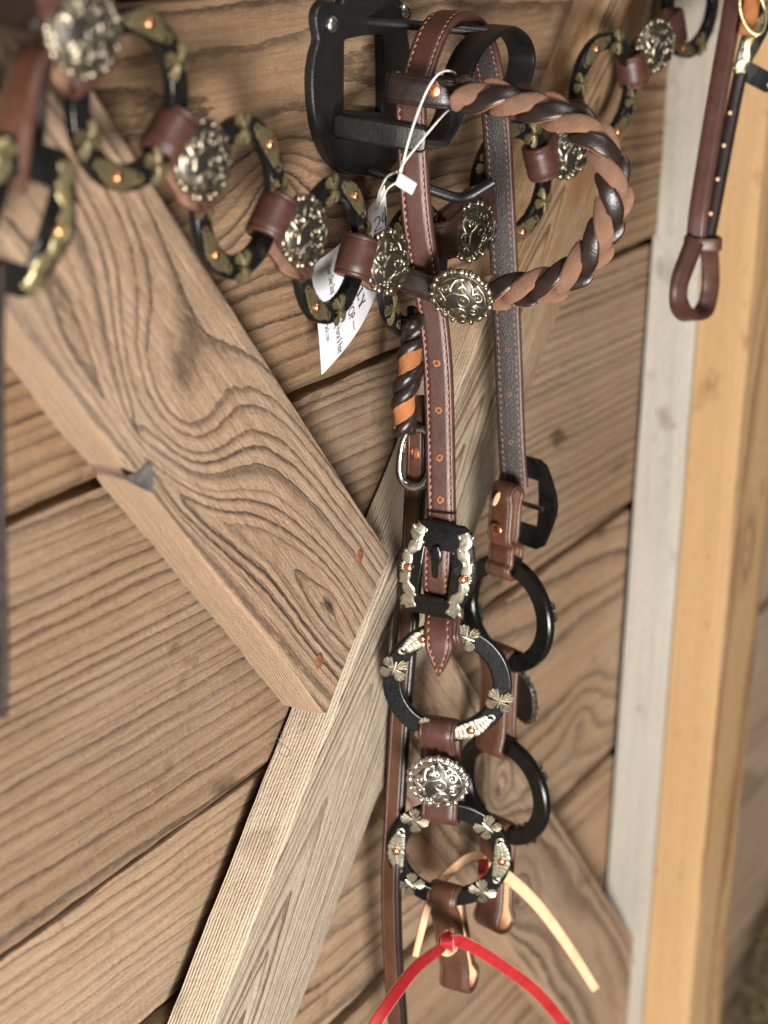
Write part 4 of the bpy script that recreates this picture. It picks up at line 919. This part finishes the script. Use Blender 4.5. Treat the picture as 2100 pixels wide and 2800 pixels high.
for x, y in ((1994, 311), (1977, 400), (1960, 492), (1941, 586)):
    mb = MB(); dome(mb, at(x, y, .106) + BACK * .003, frame(27), .0013, .0013, .0008, 10, 2); part('stud', mb, M_PALE, sp_)
kp = [at(x, y, .104) for x, y in ((1884, 652), (1922, 655), (1960, 652))]
mb = MB(); pts = []
for k in range(24):
    t = 2 * pi * k / 24; pts.append(at(1922, 664, .103) + frame(27) @ Vector((.0098 * abs(cos(t)) ** .6 * (1 if cos(t) > 0 else -1), 0, .0068 * abs(sin(t)) ** .6 * (1 if sin(t) > 0 else -1))))
strap(mb, pts, Vector((0, 0, 1)), .0085, .003, 0, None, 0, True); part('keeper', mb, M_CHEST, br2)
lpx = [(1900, 660), (1880, 710), (1858, 775), (1858, 835), (1888, 868), (1925, 848), (1942, 790), (1942, 720), (1936, 660)]
pxstrap('end_loop', lpx, .101, .0118, .004, [M_BROWN, M_BROWN], br2, Vector((.75, -.65, 0)), n=8)
b3 = buckle(br2, at(2105, 120, .118), frame(40, 0, -25), True, mo=M_GILT)
mb = MB(); F = frame(30, 0, 20); tube(mb, [at(2058, 30, .118) + F @ Vector((.007 * cos(2 * pi * k / 28), .014 * sin(2 * pi * k / 28), 0)) for k in range(28)], .0011, 8, True); part('wire_loop', mb, M_GILT, br2)
pxstrap('chape', [(2060, -40), (2052, 30), (2040, 95)], .112, .010, .004, [M_TAN, M_TAN], br2)

# ------------------------------------------------------------------ third bridle, very near at the left edge
br3 = thing('bridle', 'blurred dark bridle with gilt-trimmed buckle and brown strap at the left edge', 'bridle', at(40, 600, .06))
pxstrap('cheek_strap', [(150, 40), (112, 110), (72, 190), (48, 300), (34, 420), (22, 520)], (.050, .055, .058, .060, .060, .060), .0130, .004, [M_CHEST, M_DARK], br3, Vector((.35, -1, 0)))
pxstrap('billet_strap', [(60, -40), (40, 60), (20, 90)], .052, .02, .004, [M_DARK, M_DARK], br3)
pxstrap('billet_strap', [(118, 120), (95, 260), (80, 430)], .052, .010, .004, [M_DARK, M_DARK], br3)
buckle(br3, at(34, 588, .058), frame(62, 0, -20), True, mo=M_GILT)
pxstrap('rein_strap', [(-2, 720), (-8, 1000), (-4, 1300), (2, 1600), (6, 1800), (2, 1960)], .062, .0050, .004, [M_DARK, M_DARK], br3, Vector((.2, -1, 0)))

# ------------------------------------------------------------------ small things on the brace: a wisp of horse hair
wisp = thing('hair_wisp', 'thin dark horse hair curled on the edge of the pale brace', 'hair', at(770, 2020, .012))
mb = MB()
for pts in ([(752, 2000), (765, 2028), (788, 2046), (792, 2062), (776, 2068), (762, 2050), (772, 2022), (768, 2000)], [(728, 2020), (745, 2012), (764, 2018), (774, 2010)], [(735, 2036), (755, 2030), (770, 2040)]):
    tube(mb, resample(catmull([at(x, y, .026 if x > 775 else .016) for x, y in pts], 8), .001), .00012, 5)
part('strand', mb, m_ink, wisp)

# ------------------------------------------------------------------ ground and hay in the far lower right
m_gr, ntg2, bg2 = newmat('ground_dirt'); g = N(ntg2); ntg2.links.new(g.mix(g.noise(g.objco(), 30, 5, .6), (.10, .08, .055), (.22, .18, .12)), bg2.inputs['Base Color']); bg2.inputs['Roughness'].default_value = .95
mb = MB().add([(-1, .02, -1.1), (3, .02, -1.1), (3, -2.5, -1.1), (-1, -2.5, -1.1)], [(3, 2, 1, 0)]); gr = link('ground', mb.mesh('ground', False), m_gr); gr['kind'] = 'structure'
m_hay, nth, bh = newmat('hay'); g = N(nth); oi = g.noise(g.objco(), 70, 2, .5); nth.links.new(g.ramp(oi, [(.3, (.09, .085, .04)), (.5, (.22, .18, .08)), (.7, (.42, .33, .15))]), bh.inputs['Base Color']); bh.inputs['Roughness'].default_value = .8
mb = MB(); rnd = random.Random(5)
for i in range(9000):
    x = rnd.uniform(.62, 1.7); y = -rnd.uniform(.005, .42); zt = -.80 + .12 * mnoise.noise((x * 4, y * 4, 0)) + .10 * min(1, max(0, (x - .8) / .4)); z = zt - abs(rnd.gauss(0, .05)); a = rnd.uniform(0, 2 * pi); e = rnd.gauss(0, .35); l = rnd.uniform(.02, .06)
    d = Vector((cos(a) * cos(e), sin(a) * cos(e), sin(e))) * l; s = d.cross(Vector((rnd.random() - .5, rnd.random() - .5, 1))).normalized() * rnd.uniform(.0006, .0016); c = Vector((x, y, z)); k = Vector((rnd.uniform(-1, 1), rnd.uniform(-1, 1), rnd.uniform(-1, 1))) * l * .1
    if c.y + abs(d.y) > -.003: continue
    mb.add([c - d - s, c - d + s, c + k + s, c + k - s, c + d + s * .5, c + d - s * .5], [(0, 1, 2, 3), (3, 2, 4, 5)])
hy = link('hay', mb.mesh('hay', False), m_hay); hy['kind'] = 'stuff'; hy['label'] = 'loose dark hay heaped below the stud, far out of focus'; hy['category'] = 'hay'
